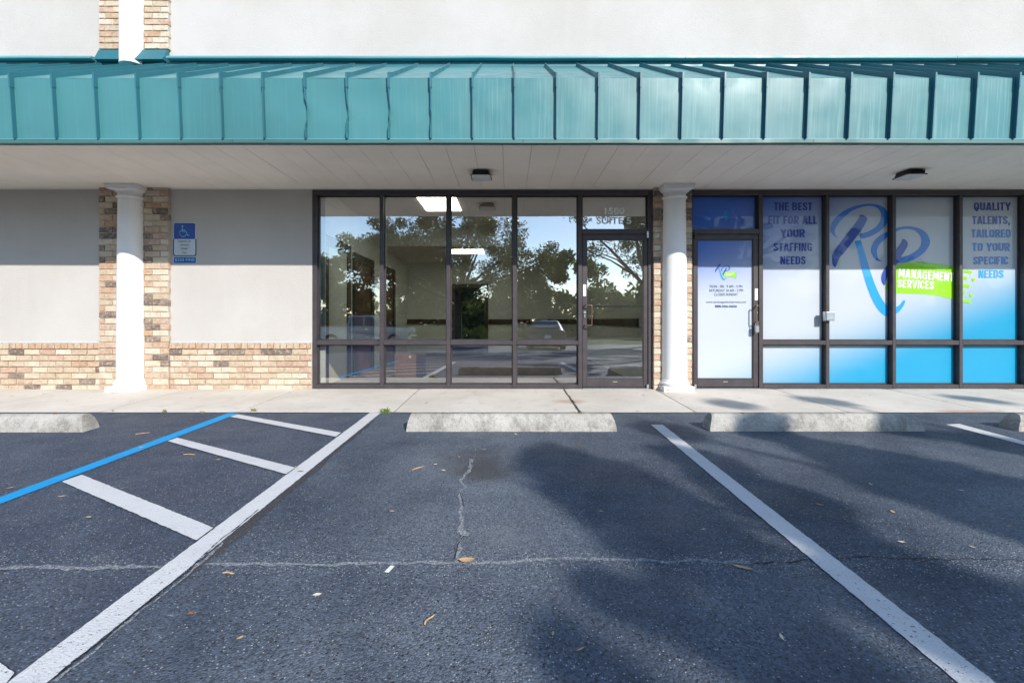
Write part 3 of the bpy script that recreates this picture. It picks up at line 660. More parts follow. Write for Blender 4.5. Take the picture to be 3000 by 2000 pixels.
# ---- columns
def column(cx, chip):
    shaft = MB(); prof = [(0.168, 0.155), (0.166, 0.5), (0.165, 1.0), (0.162, 1.5), (0.157, 2.0), (0.150, 2.615)]
    shaft.lathe(prof, cx, COLY, 48, False)
    c = part('column', shaft, M['column'], bld, 'all', label='white round column with moulded capital' )
    zc = H_SOF
    ring = MB().lathe([(0.150, 2.612), (0.163, 2.616), (0.171, 2.627), (0.171, 2.634), (0.162, 2.644), (0.151, 2.648), (0.151, 2.650)], cx, COLY, 48, False); part('neck_ring', ring, M['column'], c, True)
    cap = MB().lathe([(0.1505, 2.648), (0.151, 2.680), (0.158, 2.692), (0.160, 2.698), (0.170, 2.701), (0.182, 2.712), (0.196, 2.722)], cx, COLY, 48, True)
    part('capital', cap, M['column'], c, True)
    a = MB()
    for (w, z0, z1) in ((0.196, 2.7222, 2.742), (0.207, 2.7422, H_SOF-0.012)):
        a.cbox(cx-w, cx+w, COLY-w+0.005, COLY+0.05, z0, z1, 0.004)
    a.cbox(cx-0.215, cx+0.215, COLY-0.21, COLY+0.05, H_SOF-0.0118, H_SOF-0.001, 0.002)
    part('abacus', a, M['column'], c)
    g0 = gz(COLY-0.2)+0.004
    b = MB().cbox(cx-0.205, cx+0.205, COLY-0.195, COLY+0.05, g0, 0.072, 0.005); part('plinth', b, M['column_chip' if chip else 'column'], c)
    t = MB(); pr_ = [(0.19, 0.0722)]
    for k in range(9):
        an = -math.pi/2+math.pi*k/8; pr_.append((0.172+0.028*math.cos(an), 0.099+0.026*math.sin(an)))
    pr_ += [(0.180, 0.1255), (0.181, 0.135), (0.174, 0.139), (0.1685, 0.1555)]
    t.lathe(pr_, cx, COLY, 48, True); part('base', t, M['column'], c, True)
column(COLX[0], False); column(COLX[1], True)
uc = MB().lathe([(0.164, 4.462), (0.164, 7.0)], COLX[0], COLY+0.04, 48, True); part('column', uc, M['column'], bld, True, label='white round column above the canopy')

# ---- canopy
FY_T, FZ_T = 4.76, 3.457; FY_B, FZ_B = 4.80, 2.832; RY, RZ = 6.33, 4.445
can = part('canopy', MB().box(-8.95, 9.45, FY_B+0.03, F-0.002, H_SOF+0.03, H_SOF+0.06).quad((-8.95, FY_T+0.02, FZ_T-0.03), (9.45, FY_T+0.02, FZ_T-0.03), (9.45, RY, RZ-0.03), (-8.95, RY, RZ-0.03)), M['dark'], bld)
SP, SX0 = 0.4315, 0.062
def fpt(t, out=0.0):         # fascia, t = 0 top .. 1 bottom
    return FY_T+(FY_B-FY_T)*t - out, FZ_T+(FZ_B-FZ_T)*t
bent = {-5: 0.030, -4: 0.020, -3: 0.012, -2: 0.005}
nx = range(-20, 21)
for n in nx:
    x0 = SX0+n*SP; x1 = x0+SP
    mb = MB(); K = 7; R = 8; grid = []
    hit = sum(math.exp(-((n+0.5-c)/1.2)**2) for c in (-4.6, -3.4))
    for r in range(R+1):
        t = r/R; y, z = fpt(t); row = []
        for k in range(K+1):
            s = k/K; edge = math.sin(math.pi*s)
            w = 0.004*edge*noise.noise((n*2.3+s*1.5, t*2.2, 0.5)) - 0.0035*edge*math.sin(math.pi*min(1, t*1.2))
            w += hit*0.012*edge*math.exp(-((t-0.35)/0.25)**2)
            zz = z - (0.0 if r < R else 0.004*noise.noise((x0*0.8+s*0.4, 3, 1)))
            row.append((x0+SP*s, y+w, zz))
        grid.append(row)
    mb.loft(grid, closed=False); part('fascia_panel', mb, M['teal'], can, 'all')
    mb = MB(); grid = []
    for r in range(6):
        t = r/5; row = []
        for k in range(K+1):
            s = k/K; row.append((x0+SP*s, FY_T+(RY-FY_T)*t, FZ_T+(RZ-FZ_T)*t + 0.003*math.sin(math.pi*s)*noise.noise((n*1.7, t*3, 2))))
        grid.append(row)
    mb.loft(grid, closed=False); part('roof_panel', mb, M['teal'], can, 'all')
    # standing seam: fascia leg, mitre clip and roof leg
    if True:
        mb = MB(); th = 0.0050; hgt = 0.043; b = bent.get(n, 0.0); rings = []
        rnd = random.Random(n*13+5)
        for r in range(10):
            t = 0.14+0.85*r/9; y, z = fpt(t); dx = b*math.exp(-((t-0.55)/0.16)**2) + (0.008*rnd.uniform(-1, 1) if b else 0.0) - 0.4*b*math.exp(-((t-0.85)/0.12)**2)
            rings.append([(x0-th*0.6, y+0.004, z), (x0-th+dx, y-hgt, z), (x0+th+dx, y-hgt, z), (x0+th*0.6, y+0.004, z)])
        mb.loft(rings, True, True)
        sm = part('seam', mb, M['teal_dk'], can)
        yt, zt = fpt(0.0); y2, z2 = fpt(0.16); th2 = th+0.003; up = 0.045
        sl = Vector((0, RY-FY_T, RZ-FZ_T)).normalized(); nr = Vector((0, -sl.z, sl.y))
        mb = MB(); pts = [Vector((0, y2+0.004, z2)), Vector((0, y2-hgt-0.004, z2-0.012)), Vector((0, yt-hgt-0.006, zt+0.035)), Vector((0, yt, zt))+nr*(hgt+0.006)+sl*0.10, Vector((0, yt, zt))+sl*0.10]
        mb.extrude([(x0-th2, p.y, p.z) for p in pts], (2*th2, 0, 0)); part('seam', mb, M['teal_dk'], can)
        a = Vector((0, yt, zt))+sl*0.06; e = Vector((0, RY, RZ))-sl*0.03
        mb = MB(); pts = [a-nr*0.004, a+nr*hgt, e+nr*hgt-sl*0.02, e-nr*0.004]
        mb.extrude([(x0-th, p.y, p.z) for p in pts], (2*th, 0, 0)); part('seam', mb, M['teal_dk'], can)
# drip edge along the bottom, in lapped lengths
xx = -8.9
while xx < 9.4:
    x2 = min(xx+3.02, 9.44); mb = MB(); K = 20; rr = []
    for k in range(K+1):
        x = xx+(x2-xx)*k/K; w = 0.006*noise.noise((x*0.9, 0.3, 7.7)); y, z = fpt(1.0)
        rr.append([(x, y-0.018, z+0.003+w), (x, y-0.018, z-0.034+w), (x, y+0.04, z-0.040+w), (x, y+0.04, z-0.030+w), (x, y-0.010, z-0.026+w), (x, y-0.010, z+0.003+w)])
    mb.loft(rr, True, True); part('drip_edge', mb, M['drip'], can); xx = x2-0.004
# light line along the fascia bottom and back flashing below the upper wall
mb = MB().box(-8.94, 9.44, FY_B-0.012, FY_B-0.003, FZ_B+0.005, FZ_B+0.012); part('hem', mb, M['flash'], can)
for a, b in ((-8.95, PL0-0.03), (PL1+0.03, 2.4), (2.405, 6.1), (6.105, 9.45)):
    mb = MB(); zt = 4.535; K = 24; rr = []
    for k in range(K+1):
        x = a+(b-a)*k/K; w = 0.005*noise.noise((x*1.3, 9, 2))
        rr.append([(x, 6.262, zt-0.012+w), (x, 6.262, zt+0.012+w), (x, F-0.008, zt+0.045+w), (x, F-0.008, zt+0.072+w), (x, F-0.001, zt+0.072+w), (x, F-0.001, zt-0.02+w), (x, 6.27, zt-0.02+w)])
    mb.loft(rr, True, True); part('flashing', mb, M['flash'], can)
mb = MB().box(-8.95, 9.45, 6.335, F-0.003, 4.40, 4.515); part('flashing', mb, M['teal_dk'], can)
zb = Z(143, PLF); mb = MB().extrude([(PL0+0.01, PLF+0.03, zb-0.002), (PL0+0.01, PLF-0.01, zb-0.02), (PL0+0.01, 6.255, 4.50), (PL0+0.01, F-0.01, 4.50)], (PL1-PL0-0.02, 0, 0)); part('flashing', mb, M['teal_dk'], can)
# strip of peeling paint on the flashing
mb = MB(); pv = None
for i in range(60):
    x = X(708)+(X(985)-X(708))*i/59; h = 0.022*(0.4+0.6*abs(noise.noise((x*5, 1, 1)))*2) * min(1, (60-i)/18); a, b = (x, F-0.010, 4.606), (x, F-0.010, 4.606+h)
    if pv: mb.quad(pv[0], a, b, pv[1])
    pv = (a, b)
part('peeling_paint', mb, M['caulk'], can)
for (u0, u1) in ((1545, 1605), (2150, 2200), (1985, 2020)):
    mb = MB(); pv = None
    for i in range(16):
        x = X(u0)+(X(u1)-X(u0))*i/15; h = 0.012*abs(noise.noise((x*9, 4, 1)))+0.003; a, b = (x, F-0.010, 4.606), (x, F-0.010, 4.606+h)
        if pv: mb.quad(pv[0], a, b, pv[1])
        pv = (a, b)
    part('peeling_paint', mb, M['caulk'], can)

# ---- soffit
sof = part('soffit', MB().box(-8.94, 9.44, FY_B+0.02, F-0.004, H_SOF+0.012, H_SOF+0.026), M['drip'], bld)
x = -0.061-0.3048*29
while x < 9.2:
    mb = MB(); g = 0.0016; n = 8; rr = []
    for k in range(n+1):
        y = FY_B+0.024+(F-0.006-FY_B-0.024)*k/n; w = 0.0025*noise.noise((x*3, y*1.2, 4)); c = 0.0022
        rr.append([(x+g, y, H_SOF+c+w), (x+g+c*2, y, H_SOF+w), (x+0.3048-g-c*2, y, H_SOF+w), (x+0.3048-g, y, H_SOF+c+w), (x+0.3048-g, y, H_SOF+0.0105), (x+g, y, H_SOF+0.0105)])
    mb.loft(rr, True, True); part('soffit_panel', mb, M['soffit'], sof); x += 0.3048
for a, b in ((-8.9, PL0-0.01), (PL1+0.01, PR0-0.01), (PR1+0.01, 9.4)):
    part('edge_trim', MB().box(a, b, F-0.028, F-0.001, H_SOF-0.012, H_SOF-0.001), M['soffit'], sof)

# ---- shop windows
GY, FB = F+0.075, F+0.13           # glass plane and back of the frame
def bar(parent, u0, u1, v0, v1, name, yf=F-0.004, m='bronze', yb=FB):
    mb = MB().cbox(X(u0), X(u1), yf, yb, Z(v1), Z(v0), 0.003); return part(name, mb, M[m], parent)
def pane(parent, u0, u1, v0, v1, m, name='pane', th=0.008, pad=0.006):
    mb = MB().box(X(u0)-pad, X(u1)+pad, GY, GY+th, Z(v1)-pad, Z(v0)+pad)
    if m == 'glass':       # a single sheet: one reflection, one tint
        mb = MB().quad((X(u0)-pad, GY, Z(v1)-pad), (X(u1)+pad, GY, Z(v1)-pad), (X(u1)+pad, GY, Z(v0)+pad), (X(u0)-pad, GY, Z(v0)+pad))
    return part(name, mb, M[m], parent)
def stops(parent, u0, u1, v0, v1):
    """slim inner glazing beads round a pane"""
    w = 0.012; a, b, c, d = X(u0), X(u1), Z(v1), Z(v0); mb = MB()
    mb.box(a, a+w, GY-0.016, GY-0.001, c, d); mb.box(b-w, b, GY-0.016, GY-0.001, c, d); mb.box(a+w, b-w, GY-0.016, GY-0.001, c, c+w); mb.box(a+w, b-w, GY-0.016, GY-0.001, d-w, d)
    return part('glazing_bead', mb, M['bronze_in'], parent)

T0, T1, R0, R1, B0, B1 = 557, 571, 997, 1010, 1126, 1139
def shopfront(name, label, left, mull, jamb, m, mirror):
    """left/right outer bars, mullions (u0,u1), continuous head and sill"""
    bars = [left] + mull + [jamb]
    root = bar(bld, bars[0][0], bars[-1][1], T0, T1, name, yf=F-0.006); root['label'] = label
    for (a, b) in bars: bar(root, a, b, T1+0.4, B1, 'mullion')
    for (a, b), (c, d) in zip(bars[:-1], bars[1:]):
        yield root, b, c
W5 = list(shopfront('shopfront_window', 'bronze framed clear shopfront window', (915, 927), [(1112, 1123.5), (1307.5, 1319), (1502, 1513.5)], (1694, 1706), 'glass', False))
w5 = W5[0][0]
for root, b, c in W5:
    for v0, v1, nm in ((T1, R0, 'pane'), (R1, B0, 'pane')):
        pane(root, b, c, v0, v1, 'glass'); stops(root, b+0.3, c-0.3, v0+0.3, v1-0.3)
    bar(root, b+0.2, c-0.2, R0, R1, 'rail', F-0.002); bar(root, b+0.2, c-0.2, B0, B1, 'sill_rail', F-0.002)
W4 = list(shopfront('shopfront_window', 'bronze framed shopfront window covered in white and blue printed film', (2223.5, 2235.5), [(2420, 2430), (2615, 2625), (2810.5, 2820.5)], (3000, 3011), 'film', True))
w4 = W4[0][0]
W4x = W4
for root, b, c in W4x:
    for v0, v1 in ((T1, R0), (R1, B0)):
        pane(root, b, c, v0, v1, 'film'); stops(root, b+0.3, c-0.3, v0+0.3, v1-0.3)
    bar(root, b+0.2, c-0.2, R0, R1, 'rail', F-0.002); bar(root, b+0.2, c-0.2, B0, B1, 'sill_rail', F-0.002)
# one more bay past the frame
part('shopfront_window', MB().box(X(3011), XU2R, GY-0.02, FB, -0.02, Z(T0)), M['bronze'], bld)

def text(parent, body, m, u, v, w=None, h=None, y=GY-0.003, **kw):
    me = text_mesh(body, M[m], X(u, y), Z(v, y), y, w*y/FPX if w else None, h*y/FPX if h else None, **kw)
    return link('lettering', me, parent)
def bold(parent, body, m, u, v, w, h, y=GY-0.003, **kw):
    return link('lettering', bold_mesh(body, M[m], X(u, y), Z(v, y), y, w*y/FPX, h*y/FPX, **kw), parent)
for k, (s, u, w, v) in enumerate((('THE BEST', 2323.5, 112, 605), ('FIT FOR ALL', 2322.5, 143, 644.5), ('YOUR', 2323, 70, 683.5), ('STAFFING', 2323, 113, 723.5), ('NEEDS', 2323, 74, 762.5))):
    bold(w4, s, 'navy', u, v, w, 23.5)
for s, u, w, v, mm in (('QUALITY', 2907, 108, 605, 'navy'), ('TALENTS,', 2904, 110, 645, 'navy'), ('TAILORED', 2904, 115, 684, 'blue2'), ('TO YOUR', 2904, 110, 723.5, 'blue2'), ('SPECIFIC', 2903, 102, 763, 'blue2'), ('NEEDS', 2904, 73, 802.5, 'blue3')):  # lower lines in lighter blue: the glass reflection over them painted in
    bold(w4, s, mm, u, v, w, 23.5)

def logo(parent, fn, layers, full=True):
    def add(outer, inner, m, lay, nm):
        mb = MB(); ribbon(mb, outer, inner, lambda a, b: fn(a, b, lay)); part(nm, mb, M[m], parent)
    if full:
        add([(208,538),(150,490),(127,430),(160,340),(250,250),(370,185),(500,152),(600,145),(700,165),(770,215),(797,290),(780,370),(720,440),(630,500),(540,535),(470,545)],
            [(208,535),(185,500),(178,450),(205,390),(270,315),(365,235),(480,185),(590,170),(660,190),(700,235),(710,290),(695,350),(650,410),(590,450),(530,475),(460,492)], 'blue2', 0, 'logo_stroke')
    add([(405,575),(440,680),(480,860),(530,1040),(590,1210),(660,1340),(730,1415),(800,1445),(860,1420),(920,1380),(965,1320),(988,1270),(985,1255)],
        [(475,560),(520,690),(580,890),(630,1040),(690,1180),(750,1280),(800,1320),(840,1330),(885,1328),(930,1300),(955,1265),(970,1252),(980,1252)], 'blue3', 1, 'logo_stroke')
    add([(472,272),(455,310),(400,390),(320,490),(220,620),(160,710),(148,770),(155,840),(180,870)],
        [(512,276),(548,310),(540,350),(490,440),(400,560),(300,690),(230,770),(212,820),(190,870)], 'blue1', 2, 'logo_stroke')
    brush = [(752,1108),(790,1040),(840,930),(890,858),(980,825),(1060,812),(1250,820),(1400,838),(1560,868),(1620,882),(1620,1256),(1565,1245),(1350,1200),(1150,1180),(890,1172),(810,1165),(765,1135)]
    mb = MB()
    top = [(752,1108),(790,1030),(840,930),(890,858),(980,825),(1060,812),(1250,820),(1400,838),(1560,868),(1640,886)]
    bot = [(756,1112),(790,1155),(840,1168),(890,1172),(980,1174),(1060,1177),(1250,1186),(1400,1208),(1560,1244),(1640,1262)]
    ribbon(mb, top, bot, lambda a, b: fn(a, b, 3)); part('logo_brush', mb, M['green'], parent)
    add([(715,808),(650,790),(605,720),(597,660),(630,580),(700,510),(800,455),(880,425),(960,408),(1050,405),(1150,430),(1230,480),(1270,560),(1260,630),(1200,710),(1100,780),(1000,815),(880,828),(800,830)],
        [(712,805),(680,770),(665,710),(670,650),(710,590),(770,540),(830,495),(890,460),(960,437),(1040,433),(1110,455),(1160,505),(1178,570),(1160,640),(1110,690),(1040,730),(940,758),(890,765),(850,770)], 'blue2', 4, 'logo_stroke')
    add([(955,550),(940,590),(880,680),(800,820),(740,910),(715,980),(720,1040),(745,1080)],
        [(985,552),(1015,590),(1010,640),(940,755),(870,870),(800,950),(775,1000),(752,1082)], 'blue1', 5, 'logo_stroke')
    for (x0, x1, ya, yb, th) in ((1600, 1742, 905, 930, 32), (1600, 1686, 985, 1000, 38), (1600, 1715, 1068, 1090, 38), (1600, 1666, 1150, 1163, 38), (1600, 1726, 1240, 1266, 38)):
        mb = MB(); r = th/2; pts = [(x0, ya-r), (x1, yb-r)] + [(x1+r*math.cos(a), yb+r*math.sin(a)) for a in np.linspace(-1.4, 1.4, 8)] + [(x1, yb+r), (x0, ya+r)]
        mb.poly([fn(a, b, 6) for a, b in pts]); part('logo_streak', mb, M['green'], parent)
    for (cx, cy_, r) in ((1776, 1016, 20), (1750, 1194, 20)):
        mb = MB(); mb.poly([fn(cx+r*math.cos(a), cy_+r*math.sin(a), 6) for a in np.linspace(0, 2*math.pi, 14, endpoint=False)]); part('logo_dot', mb, M['green'], parent)
def big(a, b, lay):
    y = GY-0.0015-0.0005*lay; return P(2400+a/3.92, 560+b/3.92, y)
logo(w4, big, 0)
bold(w4, 'MANAGEMENT', 'whiteprint', 2400+1228/3.92, 560+963/3.92, 163, 25.5, y=GY-0.0055, rot=math.radians(-4.2), t=0.17)
bold(w4, 'SERVICES', 'whiteprint', 2400+1108/3.92, 560+1068/3.92, 107, 24, y=GY-0.0055, rot=math.radians(-3.5), t=0.17)

# ---- doors
def door(label, u0, u1, gl0, gl1, m, pull_u, hinge_u, film):
    root = part('door', MB().cbox(X(u0), X(u1), F+0.012, F+0.058, Z(701), Z(686.5), 0.003), M['bronze'], bld, label=label)
    bar(root, u0, gl0, 701.3, 1134, 'stile', F+0.012, yb=F+0.058); bar(root, gl1, u1, 701.3, 1134, 'stile', F+0.012, yb=F+0.058)
    bar(root, gl0+0.2, gl1-0.2, 1110, 1134, 'bottom_rail', F+0.014, yb=F+0.058)
    y = F+0.034; mb = MB().quad((X(gl0), y, Z(1111)), (X(gl1), y, Z(1111)), (X(gl1), y, Z(700)), (X(gl0), y, Z(700)))
    part('glass', mb, M[m], root)
    w = 0.009; a, b, c, d = X(gl0), X(gl1), Z(1109.8), Z(701.5); mb = MB()
    mb.box(a+0.0005, a+w, y-0.012, y-0.001, c, d); mb.box(b-w, b-0.0005, y-0.012, y-0.001, c, d); mb.box(a+w, b-w, y-0.012, y-0.001, c, c+w); mb.box(a+w, b-w, y-0.012, y-0.001, d-w, d)
    part('glazing_bead', mb, M['bronze_in'], root)
    hz = MB().cbox(X(hinge_u)-0.014, X(hinge_u)+0.014, F-0.022, F+0.008, Z(697), Z(678), 0.004); part('pivot', hz, M['steel'] if not film else M['bronze'], root)
    hz = MB().cbox(X(hinge_u)-0.016, X(hinge_u)+0.016, F-0.022, F+0.008, Z(1137), Z(1125), 0.004); part('pivot', hz, M['steel'], root)
    part('rail_plate', MB().cbox(X((gl0+gl1)/2)-0.03, X((gl0+gl1)/2)+0.03, F+0.010, F+0.0138, Z(1119.5), Z(1117), 0.0012), M['nickel'], root)
    return root
d5 = door('bronze framed clear glass door', 1707, 1898, 1719.5, 1886, 'glass', 1713, 1897, False)
d4 = door('bronze framed glass door covered in printed film', 2032, 2223, 2044.5, 2208.5, 'film', 2216, 2036, True)
# jambs and transoms over the doors
for (ua, ub, ta, tb, root, m, jl) in ((1706, 1899, 1708, 1897, w5, 'glass', None), (2029.5, 2223.3, 2033, 2216, w4, 'film', None)):
    bar(root, ua+0.3, ub-0.3, 671, 685.5, 'transom_rail'); bar(root, ua+0.3, ub-0.3, T0+0.2, T1, 'head_rail', F-0.005)
    pane(root, ua+1, ub-1, T1, 671, m); stops(root, ua+1, ub-1, T1+0.3, 670.7)
bar(w5, 1899.2, 1913, T0+0.3, B1, 'jamb', F-0.003)
bar(w4, 2023.5, 2029.3, T0+0.3, B1, 'jamb', F-0.003)
for ua, ub in ((1706.5, 1899), (2030, 2223)):
    part('threshold', MB().cbox(X(ua), X(ub), F-0.03, FB, -0.005, 0.018, 0.004), M['steel'], bld)

def pull(root, um, ub, v0, v1, m):
    """offset pull: standoffs on the stile, grip bowed away over the glass"""
    a, b = X(um), X(ub); yf = F+0.010; z0, z1 = Z(v0), Z(v1); yo = F-0.062; pts = []
    pts += [(a, yf, z0), (a, yf-0.03, z0)]
    for k in range(5): t = k/4; pts.append((a+(b-a)*t, yo+0.008*(1-t), z0))
    for k in range(1, 5): an = math.pi/2*k/4; pts.append((b+(0.012 if b > a else -0.012)*math.sin(an), yo, z0-0.014*(1-math.cos(an))))
    q = [(x, y, z0+z1-z) for x, y, z in reversed(pts)]
    part('pull_handle', MB().tube(pts+q, 0.0085, 10), m, root, 'all')
pull(d5, 1713.5, 1729, 894.5, 953, M['brass']); pull(d4, 2216.5, 2211.5, 895.5, 943, M['brass'])
def disc(root, u, v, y, r, th, m, name):
    mb = MB(); n = 18; c = P(u, v, y); rg = lambda rr, yy: [(c.x+rr*math.cos(2*math.pi*k/n), yy, c.z+rr*math.sin(2*math.pi*k/n)) for k in range(n)]
    mb.loft([rg(r, y), rg(r, y-th*0.7), rg(r*0.85, y-th)], True, True); return part(name, mb, m, root)
disc(d5, 1713, 914.5, F+0.012, 0.018, 0.008, M['nickel'], 'lock_cylinder'); disc(d4, 2217, 915.5, F+0.012, 0.014, 0.007, M['nickel'], 'lock_cylinder')
k0 = P(1713.3, 921, F+0.0); part('key', MB().cbox(k0.x-0.007, k0.x+0.007, F-0.002, F+0.001, k0.z-0.045, k0.z, 0.0008), M['nickel'], d5)
part('push_bar', MB().tube([(X(1722, GY+0.05), F+0.085, Z(897, F+0.085)), (X(1884, GY+0.05), F+0.085, Z(897, F+0.085))], 0.011, 10), M['nickel'], d5, True)
for (root, u, v0, v1) in ((d5, 1713.2, 833, 867), (d4, 2217, 845, 879)):
    yy = F+0.0105; st = part('pull_sticker', MB().box(X(u)-0.0205, X(u)+0.0205, yy, yy+0.001, Z(v1), Z(v0)), M['whiteprint'], root)
    me = text_mesh('P\nU\nL\nL', M['signblack'], X(u), Z((v0+v1)/2), yy-0.0008, 0.016, 0.135, offset=0.01); link('lettering', me, st)
text(w5, '1500', 'greyvinyl', 1800.5, 618.5, 58, 20.5, offset=0.025, y=GY-0.003); text(w5, 'SUITE 5', 'greyvinyl', 1798.5, 646, 102, 20.5, offset=0.025, y=GY-0.003)
bold(w4, '4', 'cyanprint', 2125, 631.5, 24, 32)
yd = F+0.031
for s, u, v, w, h, off in (('MON - FRI   9 AM - 5 PM', 2127.5, 839, 95, 7.6, 0.0), ('SATURDAY 10 AM - 3 PM', 2127.5, 850.8, 99, 7.6, 0.0), ('CLOSED SUNDAY', 2127, 862.5, 70, 7.6, 0.0), ('www.rpmanagementservices.com', 2127, 885.5, 117, 7.6, 0.0), ('888-506-0656', 2127, 897, 64.5, 7.2, 0.03)):
    text(d4, s, 'slate', u, v, w, h, offset=off, y=yd)
def small(a, b, lay):
    return P(2070+(255+0.386*(a-165))/9.8, 760+(365+0.40*(b-870))/9.8, yd-0.0004*lay)
logo(d4, small, 0, full=False)
text(d4, 'MANAGEMENT', 'whiteprint', 2070+672/9.8, 760+410/9.8, 26, 4, y=yd-0.004, offset=0.02); text(d4, 'SERVICES', 'whiteprint', 2070+625/9.8, 760+447/9.8, 17, 4, y=yd-0.004, offset=0.02)

# ---- inside the vacant unit
inn = part('room', MB().quad((-2.68, FB, 0.012), (1.95, FB, 0.012), (1.95, 12.2, 0.012), (-2.68, 12.2, 0.012)), M['carpet'], bld, label='empty carpeted room behind the clear shopfront')
part('room_wall', MB().box(-2.80, -2.68, FB, 12.2, 0, 2.95), M['inwall'], inn); part('room_wall', MB().box(1.95, 2.05, FB, 12.2, 0, 2.95), M['inwall'], inn)
part('room_wall', MB().box(-2.80, 2.05, 12.2, 12.3, 0, 2.95), M['inwall'], inn)
part('room_ceiling', MB().box(-2.68, 1.95, FB, 9.4, 2.86, 2.95), M['inceil'], inn); part('bulkhead', MB().box(-2.68, 1.95, 9.4, 9.5, 2.47, 2.86), M['inwall'], inn); part('room_ceiling', MB().box(-2.68, 1.95, 9.5, 12.2, 2.47, 2.56), M['inceil'], inn)
def wdoor(y0, y1, x=-2.68, z=2.12, ajar=True):
    f = part('door_frame', MB().box(x, x+0.045, y0, y0+0.14, 0.012, z).box(x, x+0.045, y1-0.14, y1, 0.012, z).box(x, x+0.045, y0+0.141, y1-0.141, z-0.14, z), M['wood'], inn)
    part('door_leaf', MB().box(x+0.001, x+0.018, y0+0.141, y1-0.141, 0.015, z-0.141), M['inwall' if not ajar else 'wood2'], inn)
wdoor(6.62, 7.72, ajar=False, z=2.2); wdoor(7.90, 9.05); wdoor(9.65, 10.75)
def bx(u, y=12.2): return X(u, y)
zt = Z(832, 12.19)
part('door_frame', MB().box(bx(1322), bx(1333), 12.14, 12.199, 0.012, zt).box(bx(1419), bx(1430), 12.14, 12.199, 0.012, zt).box(bx(1333.1), bx(1418.9), 12.14, 12.199, zt-0.1, zt), M['wood'], inn)
part('door_leaf', MB().box(bx(1333), bx(1419), 12.17, 12.198, 0.012, zt-0.1), M['darkdoor'], inn)
for a, b in ((1192, 1321), (1431, 1694)): part('chair_rail', MB().box(bx(a), bx(b), 12.165, 12.199, Z(949, 12.18), Z(935, 12.18)), M['wood'], inn)
part('chair_rail', MB().box(1.915, 1.949, 6.9, 12.16, Z(949, 12.18), Z(935, 12.18)), M['wood'], inn)
part('skirting', MB().box(-2.6, 1.9, 12.17, 12.199, 0.013, 0.1), M['wood'], inn)
part('ceiling_light_panel', MB().box(-1.42, -0.82, 7.15, 8.0, 2.85, 2.859), M['troffer'], inn); part('ceiling_light_panel', MB().box(-1.30, -0.55, 9.85, 10.45, 2.46, 2.469), M['troffer'], inn)
part('room_wall', MB().box(-2.67, -2.60, FB+0.002, FB+0.03, 0.02, 2.8), M['whitetrim'], inn)
part('room_wall', MB().box(2.3, 7.9, FB+0.01, FB+0.05, 0, 2.78), M['dark'], inn)

# ================================================================== THINGS ON AND ROUND THE BUILDING
def ceiling_light(cx, cy_, label):
    t = thing('ceiling_light', (cx, cy_, H_SOF), label, 'light', 'canopy ceiling lights')
    def sq(w, z): c = 0.02; return [(cx-w+c, cy_-w, z), (cx+w-c, cy_-w, z), (cx+w, cy_-w+c, z), (cx+w, cy_+w-c, z), (cx+w-c, cy_+w, z), (cx-w+c, cy_+w, z), (cx-w, cy_+w-c, z), (cx-w, cy_-w+c, z)]
    z = H_SOF
    part('housing', MB().loft([sq(0.095, z-0.001), sq(0.10, z-0.012), sq(0.112, z-0.058), sq(0.126, z-0.062), sq(0.126, z-0.070)], True, True), M['black'], t)
    part('lens', MB().loft([sq(0.116, z-0.0705), sq(0.112, z-0.076), sq(0.085, z-0.088), sq(0.04, z-0.094)], True, True), M['lens'], t, True)
    mb = MB()
    for k in range(9):
        x = cx-0.085+0.17*k/8; mb.box(x-0.002, x+0.002, cy_-0.116, cy_-0.100, z-0.054, z-0.010)
    part('cooling_fins', mb, M['black'], t)
ceiling_light(-0.337, 5.69, 'square black ceiling light under the canopy above the clear shop window')
ceiling_light(4.925, 5.66, 'square black ceiling light under the canopy above the blue film window')

def rrect(u0, u1, v0, v1, y, r, only=None):
    a, b, c, d = X(u0, y), X(u1, y), Z(v1, y), Z(v0, y); pts = []
    for (cx, cz, s, q) in ((b-r, d-r, 0, 'tr'), (a+r, d-r, 90, 'tl'), (a+r, c+r, 180, 'bl'), (b-r, c+r, 270, 'br')):
        if only and q not in only:
            pts.append({'tr': (b, y, d), 'tl': (a, y, d), 'bl': (a, y, c), 'br': (b, y, c)}[q]); continue
        for k in range(6): an = math.radians(s+90*k/5); pts.append((cx+r*math.cos(an), y, cz+r*math.sin(an)))
    return pts
s0 = P(541, 751, F)
sg = thing('parking_sign', (s0.x, F, s0.z), 'blue and white disabled parking sign with wheelchair symbol on stucco wall', 'sign')
ys_ = F-0.006
part('plate', MB().extrude(rrect(507, 575.5, 651, 751, ys_, 0.022), (0, 0.004, 0)), M['alu'], sg)
part('black_border', MB().extrude(rrect(507.3, 575.2, 700, 750, ys_-0.0012, 0.024, ('bl', 'br')), (0, 0.001, 0)), M['signblack'], sg)
part('white_field', MB().extrude(rrect(510, 572.3, 700.3, 747.3, ys_-0.0024, 0.020, ('bl', 'br')), (0, 0.001, 0)), M['signgrey'], sg)
part('blue_field', MB().extrude(rrect(509.5, 571.5, 653.5, 700, ys_-0.0024, 0.020, ('tl', 'tr')), (0, 0.001, 0)), M['signblue'], sg)
def sgp(a, b): return (500+a/11.2, 640+b/11.2)
mb = MB(); yq = ys_-0.0036
def stroke2d(pts, w):
    pts = [P(*sgp(*q), yq) for q in pts]
    for i in range(len(pts)-1):
        d = (pts[i+1]-pts[i]).normalized(); nn = Vector((-d.z, 0, d.x))*w; mb.quad(pts[i]-d*w*0.5+nn, pts[i+1]+d*w*0.5+nn, pts[i+1]+d*w*0.5-nn, pts[i]-d*w*0.5-nn)
W_ = 0.0042
